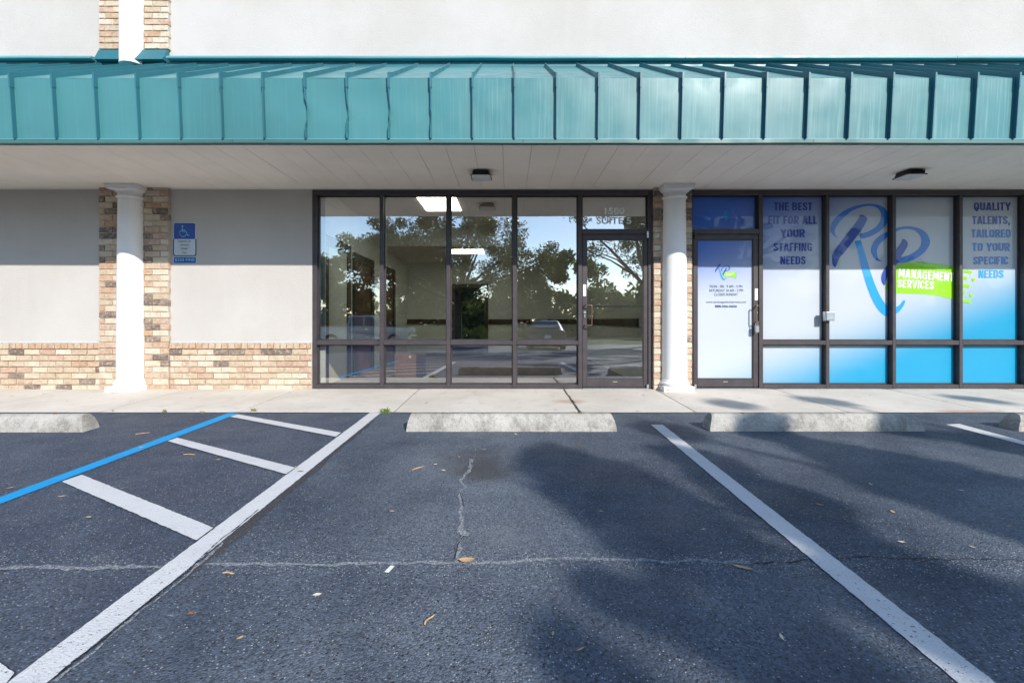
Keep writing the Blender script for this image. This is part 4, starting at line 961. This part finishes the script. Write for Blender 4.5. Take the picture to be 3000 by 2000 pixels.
stroke2d([(378, 275), (385, 432), (505, 432), (560, 560), (610, 545)], W_); stroke2d([(385, 378), (480, 378)], W_)
stroke2d([(405+110*math.cos(math.radians(a)), 485+110*math.sin(math.radians(a))) for a in range(20, 246, 15)], W_)
c = P(*sgp(388, 255), yq); mb.poly([(c.x+0.0105*math.cos(a), yq, c.z+0.0105*math.sin(a)) for a in np.linspace(0, 6.283, 14, endpoint=False)])
part('wheelchair_symbol', mb, M['signcyan'], sg)
for s, v, w in (('PARKING  BY', 707, 38), ('DISABLED', 717.7, 26.5), ('PERMIT', 728.5, 22.5), ('ONLY', 739.7, 15.5)):
    me = text_mesh(s, M['signblack'], X(541, yq), Z(v, yq), yq, w*yq/FPX, 5.2*yq/FPX, offset=0.012); link('lettering', me, sg)
for v in (655.5, 744.2): part('screw', MB().extrude([(X(541, yq)+0.004*math.cos(a), yq-0.001, Z(v, yq)+0.004*math.sin(a)) for a in np.linspace(0, 6.283, 8, endpoint=False)], (0, 0.001, 0)), M['signblack'], sg)
s1 = P(541, 772, F)
fs = thing('fine_sign', (s1.x, F, s1.z), 'small blue 250 dollar fine plate below the disabled parking sign', 'sign')
part('plate', MB().extrude(rrect(507.5, 575.5, 751.6, 772.2, ys_, 0.016), (0, 0.004, 0)), M['alu'], fs)
part('blue_field', MB().extrude(rrect(509.2, 573.6, 753.2, 770.4, ys_-0.0012, 0.013), (0, 0.001, 0)), M['signblue'], fs)
link('lettering', text_mesh('$250 FINE', M['signcyan'], X(541, yq), Z(761.5, yq), ys_-0.0024, 58*yq/FPX, 10.5*yq/FPX, offset=0.004), fs)

# alarm box fixed to a mullion of the film window
bx_ = P(2432.5, 926, F-0.06)
ab = thing('alarm_box', (bx_.x, F, bx_.z), 'small square steel security box fixed to mullion of the blue film window', 'security box')
def sqr(w, y, cx=bx_.x, cz=bx_.z): return [(cx-w, y, cz-w), (cx+w, y, cz-w), (cx+w, y, cz+w), (cx-w, y, cz+w)]
part('box', MB().loft([sqr(0.064, F-0.004), sqr(0.064, F-0.052), sqr(0.060, F-0.060)], True, True), M['steel'], ab)
part('lid', MB().loft([sqr(0.058, F-0.0602), sqr(0.058, F-0.064), sqr(0.052, F-0.067)], True, True), M['steel'], ab)
mb = MB(); yy = F-0.0682
for (a, b, w) in (((-0.022, -0.006), (0.002, 0.026), 0.003), ((0.002, 0.026), (0.024, -0.006), 0.003), ((-0.022, -0.008), (0.024, -0.008), 0.003), ((-0.026, -0.021), (0.028, -0.021), 0.0025), ((-0.032, -0.031), (0.032, -0.031), 0.0035)):
    p0 = Vector((bx_.x+a[0], yy, bx_.z+a[1])); p1 = Vector((bx_.x+b[0], yy, bx_.z+b[1])); d = (p1-p0).normalized(); nn = Vector((-d.z, 0, d.x))*w/2; mb.quad(p0+nn, p1+nn, p1-nn, p0-nn)
part('embossed_emblem', mb, M['alu'], ab)
# key lockbox hanging from the pull of the film door
lk = P(2217.5, 963, F-0.045)
lo_ = thing('key_lockbox', (lk.x, lk.y, lk.z), 'small key lockbox hanging from the pull handle of the film door', 'lockbox')
part('body', MB().cbox(lk.x-0.026, lk.x+0.026, lk.y-0.018, lk.y+0.018, lk.z-0.055, lk.z+0.048, 0.010), M['steel'], lo_)
part('dial_panel', MB().cbox(lk.x-0.020, lk.x-0.004, lk.y-0.022, lk.y-0.0182, lk.z-0.045, lk.z+0.035, 0.002), M['nickel'], lo_)
part('shackle', MB().tube([(lk.x-0.016+0.016*(1-math.cos(a)), lk.y, lk.z+0.046+0.045*math.sin(a)) for a in np.linspace(0, math.pi, 11)], 0.005, 8), M['nickel'], lo_, True)
# cardboard panel standing inside the empty unit
cb = thing('cardboard_box', (X(1198, 7.65), 7.65, 0.012), 'brown cardboard box standing on the carpet inside the clear shop window', 'box')
cx = X(1198, 7.6)
part('carton', MB().cbox(cx-0.235, cx+0.235, 7.60, 7.86, 0.013, 0.40, 0.004), M['card'], cb)
part('paper_label', MB().extrude([(cx+0.02+0.02*math.cos(a), 7.597, 0.355+0.02*math.sin(a)) for a in np.linspace(0, 6.283, 12, endpoint=False)], (0, 0.001, 0)), M['sticker'], cb)

# ---- wheel stops
def wheel_stop(xc, yf, L, label, seed, el=0.03, er=0.03):
    D, Hh = 0.175, 0.148; n = 70
    prof = [(0.0, 0.0), (0.006, 0.05), (0.016, 0.09), (0.030, 0.118), (0.048, 0.137), (0.070, Hh), (D-0.070, Hh), (D-0.045, 0.137), (D-0.020, 0.10), (D-0.006, 0.05), (D, 0.0)]
    fine = []
    for a, b in zip(prof[:-1], prof[1:]):
        for k in range(3): fine.append((a[0]+(b[0]-a[0])*k/3, a[1]+(b[1]-a[1])*k/3))
    fine.append(prof[-1]); rings = []
    for i in range(n+1):
        t = i/n; e = min(t, 1-t)*L; r = []
        for (y, z) in fine:
            sh = min(1.0, 0.50+e/0.085*0.5) if e < 0.085 else 1.0
            zz_ = (z/Hh)**1.6
            x = -L/2+t*L
            x = max(-L/2+zz_*el, min(L/2-zz_*er, x))
            q = Vector((x*14+seed*9, y*30, z*30)); d = 0.0035*noise.noise(q) + 0.002*noise.noise(q*3)
            chip = 0.010*max(0, noise.noise((x*7+seed*5, z*9, y*9))-0.35) if z < 0.03 or z > 0.12 else 0
            yy = yf+y+(d+chip if y < D/2 else -d); r.append((xc+x, yy, gz(yy)+max(0, z+d*0.7-chip*0.8)-0.002*(z < 0.001)))
        rings.append(r)
    t = thing('wheel_stop', (xc, yf+D/2, gz(yf+D/2)), label, 'wheel stop', 'concrete wheel stops along the sidewalk')
    part('concrete_bar', MB().loft(rings, False, False).poly(rings[0]).poly(list(reversed(rings[-1]))), M['stop'], t, True)
    mb = MB()
    for s in (-0.33, 0.33):
        x = xc+s*L; mb.lathe([(0.018, gz(yf+D/2)+Hh-0.004), (0.018, gz(yf+D/2)+Hh+0.003), (0.010, gz(yf+D/2)+Hh+0.004)], x, yf+D/2, 12, True)
    part('anchor_pin', mb, M['leaf_brown'], t)
y0 = G(1500, 1264).y
wheel_stop((X(1190, y0)+X(1808, y0))/2, y0, X(1808, y0)-X(1190, y0), 'concrete wheel stop in front of the clear shop window', 1, 0.03, 0.04)
wheel_stop((X(2080, y0+.01)+X(2711, y0+.01))/2, y0+0.01, X(2711, y0)-X(2080, y0), 'tree shaded concrete wheel stop in front of the blue film window', 2, 0.04, 0.07)
wheel_stop(X(242, y0-.02)-0.98, y0-0.02, 1.96, 'concrete wheel stop left of the blue line by the disabled space', 3, 0.03, 0.05)
wheel_stop(X(2985, y0)+0.98, y0, 1.96, 'concrete wheel stop cut off at the right edge of the photo', 4, 0.07, 0.03)

# ---- fallen leaves, twigs, weeds
def leaf_mesh(seed, m, slim=0.42):
    rnd = random.Random(seed); mb = MB(); n = 7; a, b, mid = [], [], []
    bend = rnd.uniform(0.10, 0.30); curl = rnd.uniform(0.1, 0.3); side = rnd.uniform(-0.2, 0.2)
    for i in range(n+1):
        t = i/n; w = slim*0.5*math.sin(math.pi*min(1, t**0.85))**0.9+0.01; x = t-0.5; zz = bend*(t-0.5)**2*1.6+0.02; yo = side*(t-0.5)**2
        mid.append((x, yo, zz)); a.append((x, yo+w, zz+curl*w)); b.append((x, yo-w*rnd.uniform(0.85, 1.1), zz+curl*w*rnd.uniform(0.4, 1.2)))
    mb.loft([a, mid, b], closed=False); mb.tube([(-0.5, mid[0][1], mid[0][2]), (-0.72, mid[0][1]+0.05, 0.02)], 0.012, 4)
    return mb.mesh('fallen_leaf', m, 'all')
LM = [leaf_mesh(i, M[('leaf_tan', 'leaf_brown', 'leaf_pale')[i % 3]], (0.42, 0.34, 0.5, 0.22)[i % 4]) for i in range(9)]
def leaf(p, size, lift, label, group, k=None):
    o = bpy.data.objects.new('fallen_leaf', LM[random.randrange(9) if k is None else k]); col.objects.link(o)
    o.location = (p.x, p.y, p.z+lift); o.scale = (size,)*3; o.rotation_euler = (random.uniform(-.12, .12), random.uniform(-.12, .12), random.uniform(0, 6.28))
    tag(o, label, 'leaf', group); return o
big_leaf = leaf(G(1368, 1646), 0.075, 0.006, 'largest pale leaf, lying where the two asphalt cracks meet', None, 6); big_leaf.rotation_euler = (0, 0, 0.1)
spots = [(1841,1382),(2112,1622),(2955,1543),(2850,1605),(2705,1643),(2640,1590),(2290,1870),(703,1872),(363,1432),(48,1378),(28,1432),(412,1313),(555,1332),(981,1229),(710,1236),(425,1271),(1974,1405),(2455,1327),(1695,1303),(1512,1274),(1600,1266),(1655,1268),(2222,1392),(2815,1438),(2907,1247),(2617,1502),(2762,1436),(1410,1272),(1276,1362),(1300,1380),(1012,1362),(1420,1318),(1345,1340),(2790,1344),(2670,1321),(2940,1270),(180,1456),(260,1517),(868,1370),(880,1382),(640,1348),(2550,1420),(1760,1500),(2400,1480),(2060,1552),(1150,1500),(930,1745),(560,1800),(1620,1860),(1700,1905)]
for (u, v) in spots:
    ul, ur = 1100-1.262*(v-1209), 1920+1.237*(v-1244); ub = 684-2.71*(v-1211)
    zone = ('small dry leaf on asphalt left of the blue line' if u < ub else 'small dry leaf on asphalt between the white hatch lines' if u < ul else
            'small dry leaf beside the foot of the centre wheel stop' if u < ur and v < 1320 else 'small dry leaf on asphalt of the centre parking space' if u < ur else
            'small dry leaf on shaded asphalt right of the long white line')
    leaf(G(u, v), random.uniform(0.024, 0.046) if v < 1500 else random.uniform(0.018, 0.036), 0.005, zone, zone.replace('small dry leaf', 'dry leaves'))
tw = leaf(G(2178, 1667), 0.085, 0.006, 'long narrow orange leaf on shaded asphalt right of the white line', None, 3); tw.rotation_euler = (0, 0, -0.5)
for (u, v) in [(35,1162),(127,1155),(150,1161),(195,1176),(330,1153),(380,1178),(690,1182),(735,1146),(795,1174),(935,1142),(1220,1166),(1070,1168),(1408,1162),(1406,1178),(1304,1152),(1390,1152),(1572,1152),(1628,1203),(1868,1206),(1805,1172),(1887,1159),(1995,1168),(2135,1143),(2345,1165),(2550,1160),(2690,1157),(2960,1140),(1085,1139.8),(1442,1139.6),(1566,1139.6),(1250,1182),(1130,1178),(1760,1148),(560,1168)]:
    p = G(u, v); zone = 'small dry leaf on the sidewalk by the brick wall' if u < 915 else 'small dry leaf on the sidewalk before the clear shop window' if u < 1940 else 'small dry leaf on the sidewalk before the film window'
    leaf(p, random.uniform(0.028, 0.055), 0.010, zone, zone.replace('small dry leaf', 'dry leaves'))
def twig(p, L, ang, label):
    mb = MB(); d = Vector((math.cos(ang), math.sin(ang), 0)); s = Vector((-d.y, d.x, 0)); pts = [p+d*L*(t-0.5)+s*0.006*math.sin(t*5)+Vector((0, 0, 0.007)) for t in (0, .25, .5, .75, 1)]
    for q in pts: q.z = gz(q.y)+0.007
    mb.tube(pts, [0.003, 0.004, 0.004, 0.003, 0.002], 6)
    o = link('twig', mb.mesh('twig', M['leaf_tan'], 'all')); tag(o, label, 'twig')
twig(G(1225, 1373), 0.11, 0.9, 'pale twig on asphalt below the centre wheel stop'); twig(G(418, 1271), 0.10, 0.7, 'thin twig on asphalt right of the cut off wheel stop'); twig(G(555, 1333), 0.09, 0.1, 'thin twig between two white hatch lines'); twig(G(1257, 1818), 0.06, 1.2, 'short straw in the middle of the near asphalt'); twig(G(670, 1682), 0.05, 0.0, 'short straw just below the long asphalt crack')
p = G(1140, 1669); sc = link('paper_scrap', MB().extrude([(p.x-0.014, p.y-0.02, p.z+0.003), (p.x+0.004, p.y-0.026, p.z+0.003), (p.x+0.018, p.y+0.02, p.z+0.006), (p.x, p.y+0.026, p.z+0.005)], (0, 0, 0.002)).mesh('paper_scrap', M['sticker'])); tag(sc, 'small white paper scrap on asphalt below the long crack', 'litter')
def tuft(u, v, n, h, m, label, spread=0.05):
    p = G(u, v); mb = MB(); rnd = random.Random(int(u))
    for i in range(n):
        a = rnd.uniform(0, 6.28); r = rnd.uniform(0, spread); hh = h*rnd.uniform(0.5, 1.1); b = Vector((p.x+r*math.cos(a), p.y+r*0.25*math.sin(a), gz(p.y)-0.004)); o = Vector((rnd.uniform(-1, 1), rnd.uniform(-0.8, 0.3), 0))*hh*0.9; w = 0.0035
        q = b+o*0.4+Vector((0, 0, hh*0.7)); e = b+o+Vector((0, 0, hh*rnd.uniform(0.5, 1.0)))
        mb.quad(b-Vector((w, 0, 0)), b+Vector((w, 0, 0)), q+Vector((w*0.8, 0, 0)), q-Vector((w*0.8, 0, 0))); mb.quad(q-Vector((w*0.8, 0, 0)), q+Vector((w*0.8, 0, 0)), e+Vector((0.0006, 0, 0)), e-Vector((0.0006, 0, 0)))
    o = link('grass_tuft', mb.mesh('grass_tuft', m)); tag(o, label, 'weed')
tuft(1131, 1209, 46, 0.075, M['grass'], 'bright green grass tuft at the sidewalk edge beside the white line', 0.06)
tuft(482, 1208, 20, 0.05, M['drygrass'], 'small green weed at sidewalk edge right of the cut off wheel stop', 0.03); tuft(742, 1206, 26, 0.055, M['drygrass'], 'small yellow weed at sidewalk edge beside the blue line', 0.045); tuft(594, 1209, 14, 0.03, M['drygrass'], 'tiny weed at sidewalk edge left of the blue line', 0.035); tuft(330, 1206, 8, 0.04, M['drygrass'], 'single thin weed at sidewalk edge by the left column', 0.01)

# ================================================================== WHAT THE GLASS REFLECTS: trees, cars, woodland across the lot
def leaf_cloud(name, centers, radii, per, size, m, parent, seed, flat=0.8, kind=None):
    rng = np.random.default_rng(seed); n = len(centers)*per
    c = np.repeat(np.asarray(centers), per, 0); r = np.repeat(np.asarray(radii), per)
    d = rng.normal(size=(n, 3)); d /= np.linalg.norm(d, axis=1, keepdims=True)
    p = c + d*(r*rng.random(n)**0.45)[:, None]*np.array([1, 1, flat])
    a = rng.normal(size=(n, 3)); a /= np.linalg.norm(a, axis=1, keepdims=True); b = np.cross(a, rng.normal(size=(n, 3))); b /= np.linalg.norm(b, axis=1, keepdims=True)
    s = size*rng.uniform(0.6, 1.25, n)[:, None]
    v = np.stack([p-a*s, p+b*s*0.42, p+a*s, p-b*s*0.42], 1).reshape(-1, 3).astype(np.float32)
    me = bpy.data.meshes.new(name); me.vertices.add(n*4); me.loops.add(n*4); me.polygons.add(n)
    me.vertices.foreach_set('co', v.ravel()); me.loops.foreach_set('vertex_index', np.arange(n*4, dtype=np.int32)); me.polygons.foreach_set('loop_start', np.arange(0, n*4, 4, dtype=np.int32))
    me.materials.append(m); me.update(calc_edges=True); return link(name, me, parent, kind=kind)
def tree(name, base, trunk_r, fork_z, centre, rad, nclump, clump_r, per, size, m, label, seed, keep=None, group=None, gap=(0.45, -0.16), extra=()):
    rnd = random.Random(seed); bx0, by0 = base; b = Vector((bx0, by0, max(gz(by0), gz(-17.3)-0.05)-0.05)); t = thing(name, b, label, 'tree', group)
    cen = Vector(centre); mb = MB(); top = Vector((bx0+0.1, by0, fork_z)); mb.tube([b, b.lerp(top, 0.3)+Vector((0.05, 0, 0)), b.lerp(top, 0.7), top], [trunk_r*1.35, trunk_r, trunk_r*0.9, trunk_r*0.85], 12, False)
    clumps = []
    while len(clumps) < nclump:
        d = Vector((rnd.gauss(0, 1), rnd.gauss(0, 1), rnd.gauss(0, 1))).normalized()*(rnd.random()**0.4)
        if d.z < -0.72: continue
        q = Vector((cen.x+d.x*rad[0], cen.y+d.y*rad[1], cen.z+d.z*rad[2]))
        if noise.noise(q*gap[0]+Vector((seed, 0, 0))) < gap[1]: continue
        if keep and not keep(q): continue
        clumps.append(q)
    crs = [clump_r*rnd.uniform(0.6, 1.3) for _ in clumps] + [e[1] for e in extra]; clumps += [e[0] for e in extra]
    limbs = rnd.sample(clumps, min(len(clumps), 26))
    for q in limbs:
        m1 = top.lerp(q, 0.35)+Vector((rnd.uniform(-.4, .4), rnd.uniform(-.4, .4), rnd.uniform(0.1, 0.6))); m2 = top.lerp(q, 0.7)+Vector((rnd.uniform(-.3, .3), rnd.uniform(-.3, .3), rnd.uniform(0, 0.4)))
        mb.tube([top-Vector((0, 0, 0.2)), m1, m2, q], [trunk_r*0.55, trunk_r*0.36, trunk_r*0.2, 0.02], 7, False)
    part('trunk', mb, M['bark'], t, 'all')
    leaf_cloud('crown', [tuple(q) for q in clumps], crs, per, size, m, t, seed)
    return t
# oak whose shade falls across the right of the lot
def oak_keep(q):
    k = (q.z+0.1)/0.667; gy = q.y+k                       # where the shade of this spray falls
    return gy < -0.3 or q.x-0.55*k > 9.0
SPRAYS = [(G(u, v), r) for u, v, r in ((1650, 1355, .26), (1670, 1400, .28), (1750, 1390, .28), (1740, 1450, .26), (1830, 1440, .28), (1830, 1510, .26), (1930, 1510, .26), (1930, 1580, .22), (2040, 1580, .22), (2110, 1640, .18), (2200, 1690, .16), (1880, 1480, .3),
    (1770, 1718, .10), (1860, 1748, .12), (1960, 1795, .13), (2060, 1845, .13), (2170, 1890, .14), (2260, 1950, .14), (1730, 1905, .10), (1800, 1950, .12), (1890, 1985, .12), (2240, 1780, .12), (2340, 1830, .12), (2450, 1900, .13),
    (2500, 1700, .16), (2620, 1760, .16), (2760, 1850, .16), (2900, 1920, .18), (2400, 1580, .18), (2520, 1610, .18), (2800, 1700, .2), (2950, 1790, .2),
    (2500, 1335, .34), (2580, 1362, .34), (2670, 1372, .36), (2770, 1392, .36), (2870, 1422, .34), (2650, 1425, .3), (2770, 1455, .3), (2880, 1495, .28), (2970, 1540, .26), (2270, 1470, .2), (2390, 1505, .2), (2150, 1410, .22), (2260, 1430, .2), (2060, 1350, .24),
    (1940, 1258, .22), (2240, 1264, .24), (2600, 1252, .24), (2150, 1185, .22), (2400, 1175, .22), (2870, 1170, .22), (2960, 1300, .3))]
def oak_extra():
    rnd = random.Random(21); out = []
    for p, r in SPRAYS:
        for _ in range(2 if r > 0.2 and p.y < 4.6 else 1):
            z = rnd.uniform(4.4, 7.4) if p.y < 4.6 else rnd.uniform(6.5, 8.0); k = (z-p.z)/0.667; out.append((Vector((p.x+0.55*k+rnd.gauss(0, 0.05), p.y-k+rnd.gauss(0, 0.04), z)), r))
    return out
tree('oak_tree', (9.2, -7.4), 0.26, 2.5, (9.4, -6.6, 5.2), (4.9, 4.4, 3.5), 60, 0.34, 230, 0.075, M['oakleaf'], 'spreading oak tree mirrored in the clear glass door', 3, oak_keep, extra=oak_extra())
tree('magnolia_tree', (-3.6, -19.0), 0.3, 2.4, (-4.2, -19.0, 5.5), (7.4, 4.2, 4.2), 190, 0.85, 230, 0.115, M['magleaf'], 'large dark magnolia tree mirrored in the clear shop window', 5)
tree('oak_tree', (8.6, -15.0), 0.22, 2.6, (7.6, -14.6, 5.6), (4.4, 3.0, 3.2), 80, 0.7, 120, 0.10, M['oakleaf'], 'farther open oak tree mirrored behind the door pull', 9)
# hedge shrubs and woodland behind the lot
for i, (sx, w) in enumerate(((-6.6, 1.25), (-4.0, 1.1), (-1.4, 1.35), (1.4, 1.2))):
    b = Vector((sx, -21.0, gz(-17.3)-0.06)); t = thing('hedge_shrub', b, ('leafy green shrub mirrored beside the parked pickup truck', 'leafy green shrub mirrored second from the pickup truck', 'leafy green shrub mirrored third from the pickup truck', 'leafy green shrub mirrored behind the black car')[i], 'shrub', 'hedge shrubs across the lot')
    part('stem', MB().tube([b, b+Vector((0.05, 0, 0.5))], [0.05, 0.03], 6), M['bark'], t)
    rnd = random.Random(40+i); cs = [(b.x+rnd.uniform(-w, w), b.y+rnd.uniform(-.6, .6), b.z+rnd.uniform(.25, 1.0)) for _ in range(26)]
    leaf_cloud('foliage', cs, [0.42]*26, 130, 0.075, M['hedgeleaf'], t, 50+i)
rng = np.random.default_rng(77); cs, rs = [], []
for k in range(900):
    x = rng.uniform(-62, 70); y = rng.uniform(-44, -35); hmax = 6.4+2.2*math.sin(x*0.31)+1.2*math.sin(x*0.83+1) + (2.5 if x < -6 else 0.8 if 5 < x < 40 else 0); cs.append((x, y, -1.0+hmax*rng.random()**1.05)); rs.append(rng.uniform(0.9, 1.9))
wl = leaf_cloud('woodland', cs, rs, 190, 0.36, M['woodleaf'], None, 88, kind='stuff'); tag(wl, 'dark band of far woodland mirrored in the shop glass', 'woodland')

def wheel(parent, x, y, z, r, w, axis='x'):
    def ring(rr, o): return [((x+o, y+rr*math.cos(a), z+rr*math.sin(a)) if axis == 'x' else (x+rr*math.cos(a), y+o, z+rr*math.sin(a))) for a in np.linspace(0, 2*math.pi, 22, endpoint=False)]
    wh = part('wheel', MB().loft([ring(r*0.62, -w/2), ring(r*0.93, -w/2), ring(r, -w*0.35), ring(r, w*0.35), ring(r*0.93, w/2), ring(r*0.62, w/2)], True, False), M['tyre'], parent, True)
    part('rim', MB().loft([ring(r*0.63, -w*0.42), ring(r*0.2, -w*0.3), ring(r*0.2, w*0.3), ring(r*0.63, w*0.42)], True, True), M['chrome'], wh)
# black hatchback, tail towards the shops
CX, CY = 1.85, -8.7; g = gz(CY-2)-0.02
car = thing('parked_car', (CX, CY-2.2, g), 'black parked car mirrored in the clear shop window', 'car')
st = [  # back to front: y offset, bottom, waist, top, half widths low / waist / top
    (0.00, 0.42, 0.70, 0.86, 0.70, 0.78, 0.66), (-0.10, 0.26, 0.78, 0.98, 0.84, 0.88, 0.72), (-0.45, 0.20, 0.88, 1.10, 0.89, 0.91, 0.68), (-0.95, 0.18, 0.92, 1.36, 0.90, 0.91, 0.60), (-1.5, 0.18, 0.92, 1.44, 0.90, 0.91, 0.60),
    (-2.2, 0.18, 0.91, 1.43, 0.90, 0.91, 0.60), (-2.8, 0.18, 0.90, 1.26, 0.90, 0.91, 0.62), (-3.3, 0.18, 0.88, 0.96, 0.90, 0.90, 0.70), (-4.0, 0.20, 0.80, 0.86, 0.88, 0.87, 0.66), (-4.4, 0.28, 0.66, 0.72, 0.78, 0.78, 0.60)]
def sec(s):
    y, zb, zm, zt, wl_, wm, wt = s; y += CY
    h = [(wl_*0.9, zb), (wl_, zb+0.12), (wm, zm-0.15), (wm*0.97, zm), (wt+0.04, zt-0.05), (wt*0.8, zt), (0, zt+0.015)]
    return [(CX-a, y, g+z) for a, z in h] + [(CX+a, y, g+z) for a, z in reversed(h[:-1])]
part('body', MB().loft([sec(s) for s in st], True, True), M['carblack'], car, 'all')
part('rear_window', MB().quad((CX-0.60, CY-0.30, g+1.09), (CX+0.60, CY-0.30, g+1.09), (CX+0.52, CY-0.93, g+1.40), (CX-0.52, CY-0.93, g+1.40)), M['carglass'], car)
for s in (-1, 1):
    part('side_window', MB().quad((CX+s*0.90, CY-1.0, g+0.96), (CX+s*0.90, CY-2.9, g+0.94), (CX+s*0.67, CY-2.5, g+1.36), (CX+s*0.67, CY-1.1, g+1.36)), M['carglass'], car)
    part('tail_light', MB().cbox(CX+s*0.66-0.17, CX+s*0.66+0.17, CY-0.12, CY+0.01, g+0.80, g+0.90, 0.02), M['tail'], car)
    part('mirror', MB().cbox(CX+s*1.0-0.09, CX+s*1.0+0.09, CY-2.85, CY-2.75, g+0.92, g+1.05, 0.02), M['carblack'], car)
    for dy in (-0.9, -3.55): wheel(car, CX+s*0.80, CY+dy, g+0.32, 0.32, 0.22)
part('spoiler', MB().cbox(CX-0.62, CX+0.62, CY-0.62, CY-0.30, g+1.13, g+1.16, 0.01), M['chrome'], car)
part('number_plate', MB().cbox(CX-0.16, CX+0.16, CY+0.0, CY+0.02, g+0.62, g+0.77, 0.004), M['sticker'], car)
part('rear_bumper', MB().cbox(CX-0.80, CX+0.80, CY-0.12, CY+0.07, g+0.30, g+0.52, 0.04), M['carblack'], car)
# grey pickup, parked side on
TX, TY = -9.0, -16.2; g = gz(TY)-0.02
tr = thing('pickup_truck', (TX, TY, g), 'grey crew cab pickup truck mirrored in the clear shop window', 'pickup truck')
def side(pts, w0, w1):   # outline in x,z, half width below and above the waist
    mb = MB(); mb.loft([[(TX+x, TY-w(z), g+z) for x, z in pts] for w in ((lambda z: (w0 if z < 1.2 else w1)),)] + [[(TX+x, TY+(w0 if z < 1.2 else w1), g+z) for x, z in pts]], True, True); return mb
part('body', side([(-2.9, 0.55), (-2.0, 0.45), (2.3, 0.45), (2.85, 0.5), (2.9, 1.05), (2.75, 1.18), (1.5, 1.24), (-0.9, 1.22), (-2.9, 1.2)], 0.98, 0.95), M['truckgrey'], tr)
part('cab', side([(-0.95, 1.19), (1.45, 1.22), (0.65, 1.92), (-0.75, 1.95)], 0.94, 0.78), M['truckgrey'], tr)
for s in (-1, 1):
    part('side_window', MB().quad((TX+0.20, TY+s*0.955, g+1.27), (TX+1.15, TY+s*0.955, g+1.27), (TX+0.62, TY+s*0.83, g+1.82), (TX+0.20, TY+s*0.83, g+1.84)), M['carglass'], tr)
    part('side_window', MB().quad((TX-0.80, TY+s*0.955, g+1.27), (TX+0.10, TY+s*0.955, g+1.27), (TX+0.10, TY+s*0.83, g+1.84), (TX-0.68, TY+s*0.83, g+1.86)), M['carglass'], tr)
    part('mirror', MB().cbox(TX+1.12, TX+1.24, TY+s*1.08-0.12, TY+s*1.08+0.12, g+1.25, g+1.5, 0.02), M['truckgrey'], tr)
    part('headlight', MB().cbox(TX+2.80, TX+2.93, TY+s*0.72-0.18, TY+s*0.72+0.18, g+0.86, g+1.06, 0.02), M['headl'], tr)
    part('door_handle', MB().cbox(TX+0.22, TX+0.42, TY+s*0.985-0.012, TY+s*0.985+0.012, g+1.05, g+1.09, 0.005), M['chrome'], tr)
    for dx in (-1.85, 1.95): wheel(tr, TX+dx, TY+s*0.86, g+0.40, 0.40, 0.27, 'y')
part('windscreen', MB().quad((TX+1.44, TY-0.80, g+1.25), (TX+1.44, TY+0.80, g+1.25), (TX+0.72, TY+0.70, g+1.89), (TX+0.72, TY-0.70, g+1.89)), M['carglass'], tr)
part('front_bumper', MB().cbox(TX+2.82, TX+3.02, TY-0.95, TY+0.95, g+0.45, g+0.68, 0.03), M['chrome'], tr)
part('bed_rail', MB().cbox(TX-2.88, TX-0.98, TY+0.90, TY+0.97, g+1.2005, g+1.25, 0.01).cbox(TX-2.88, TX-0.98, TY-0.97, TY-0.90, g+1.2005, g+1.25, 0.01), M['carblack'], tr)
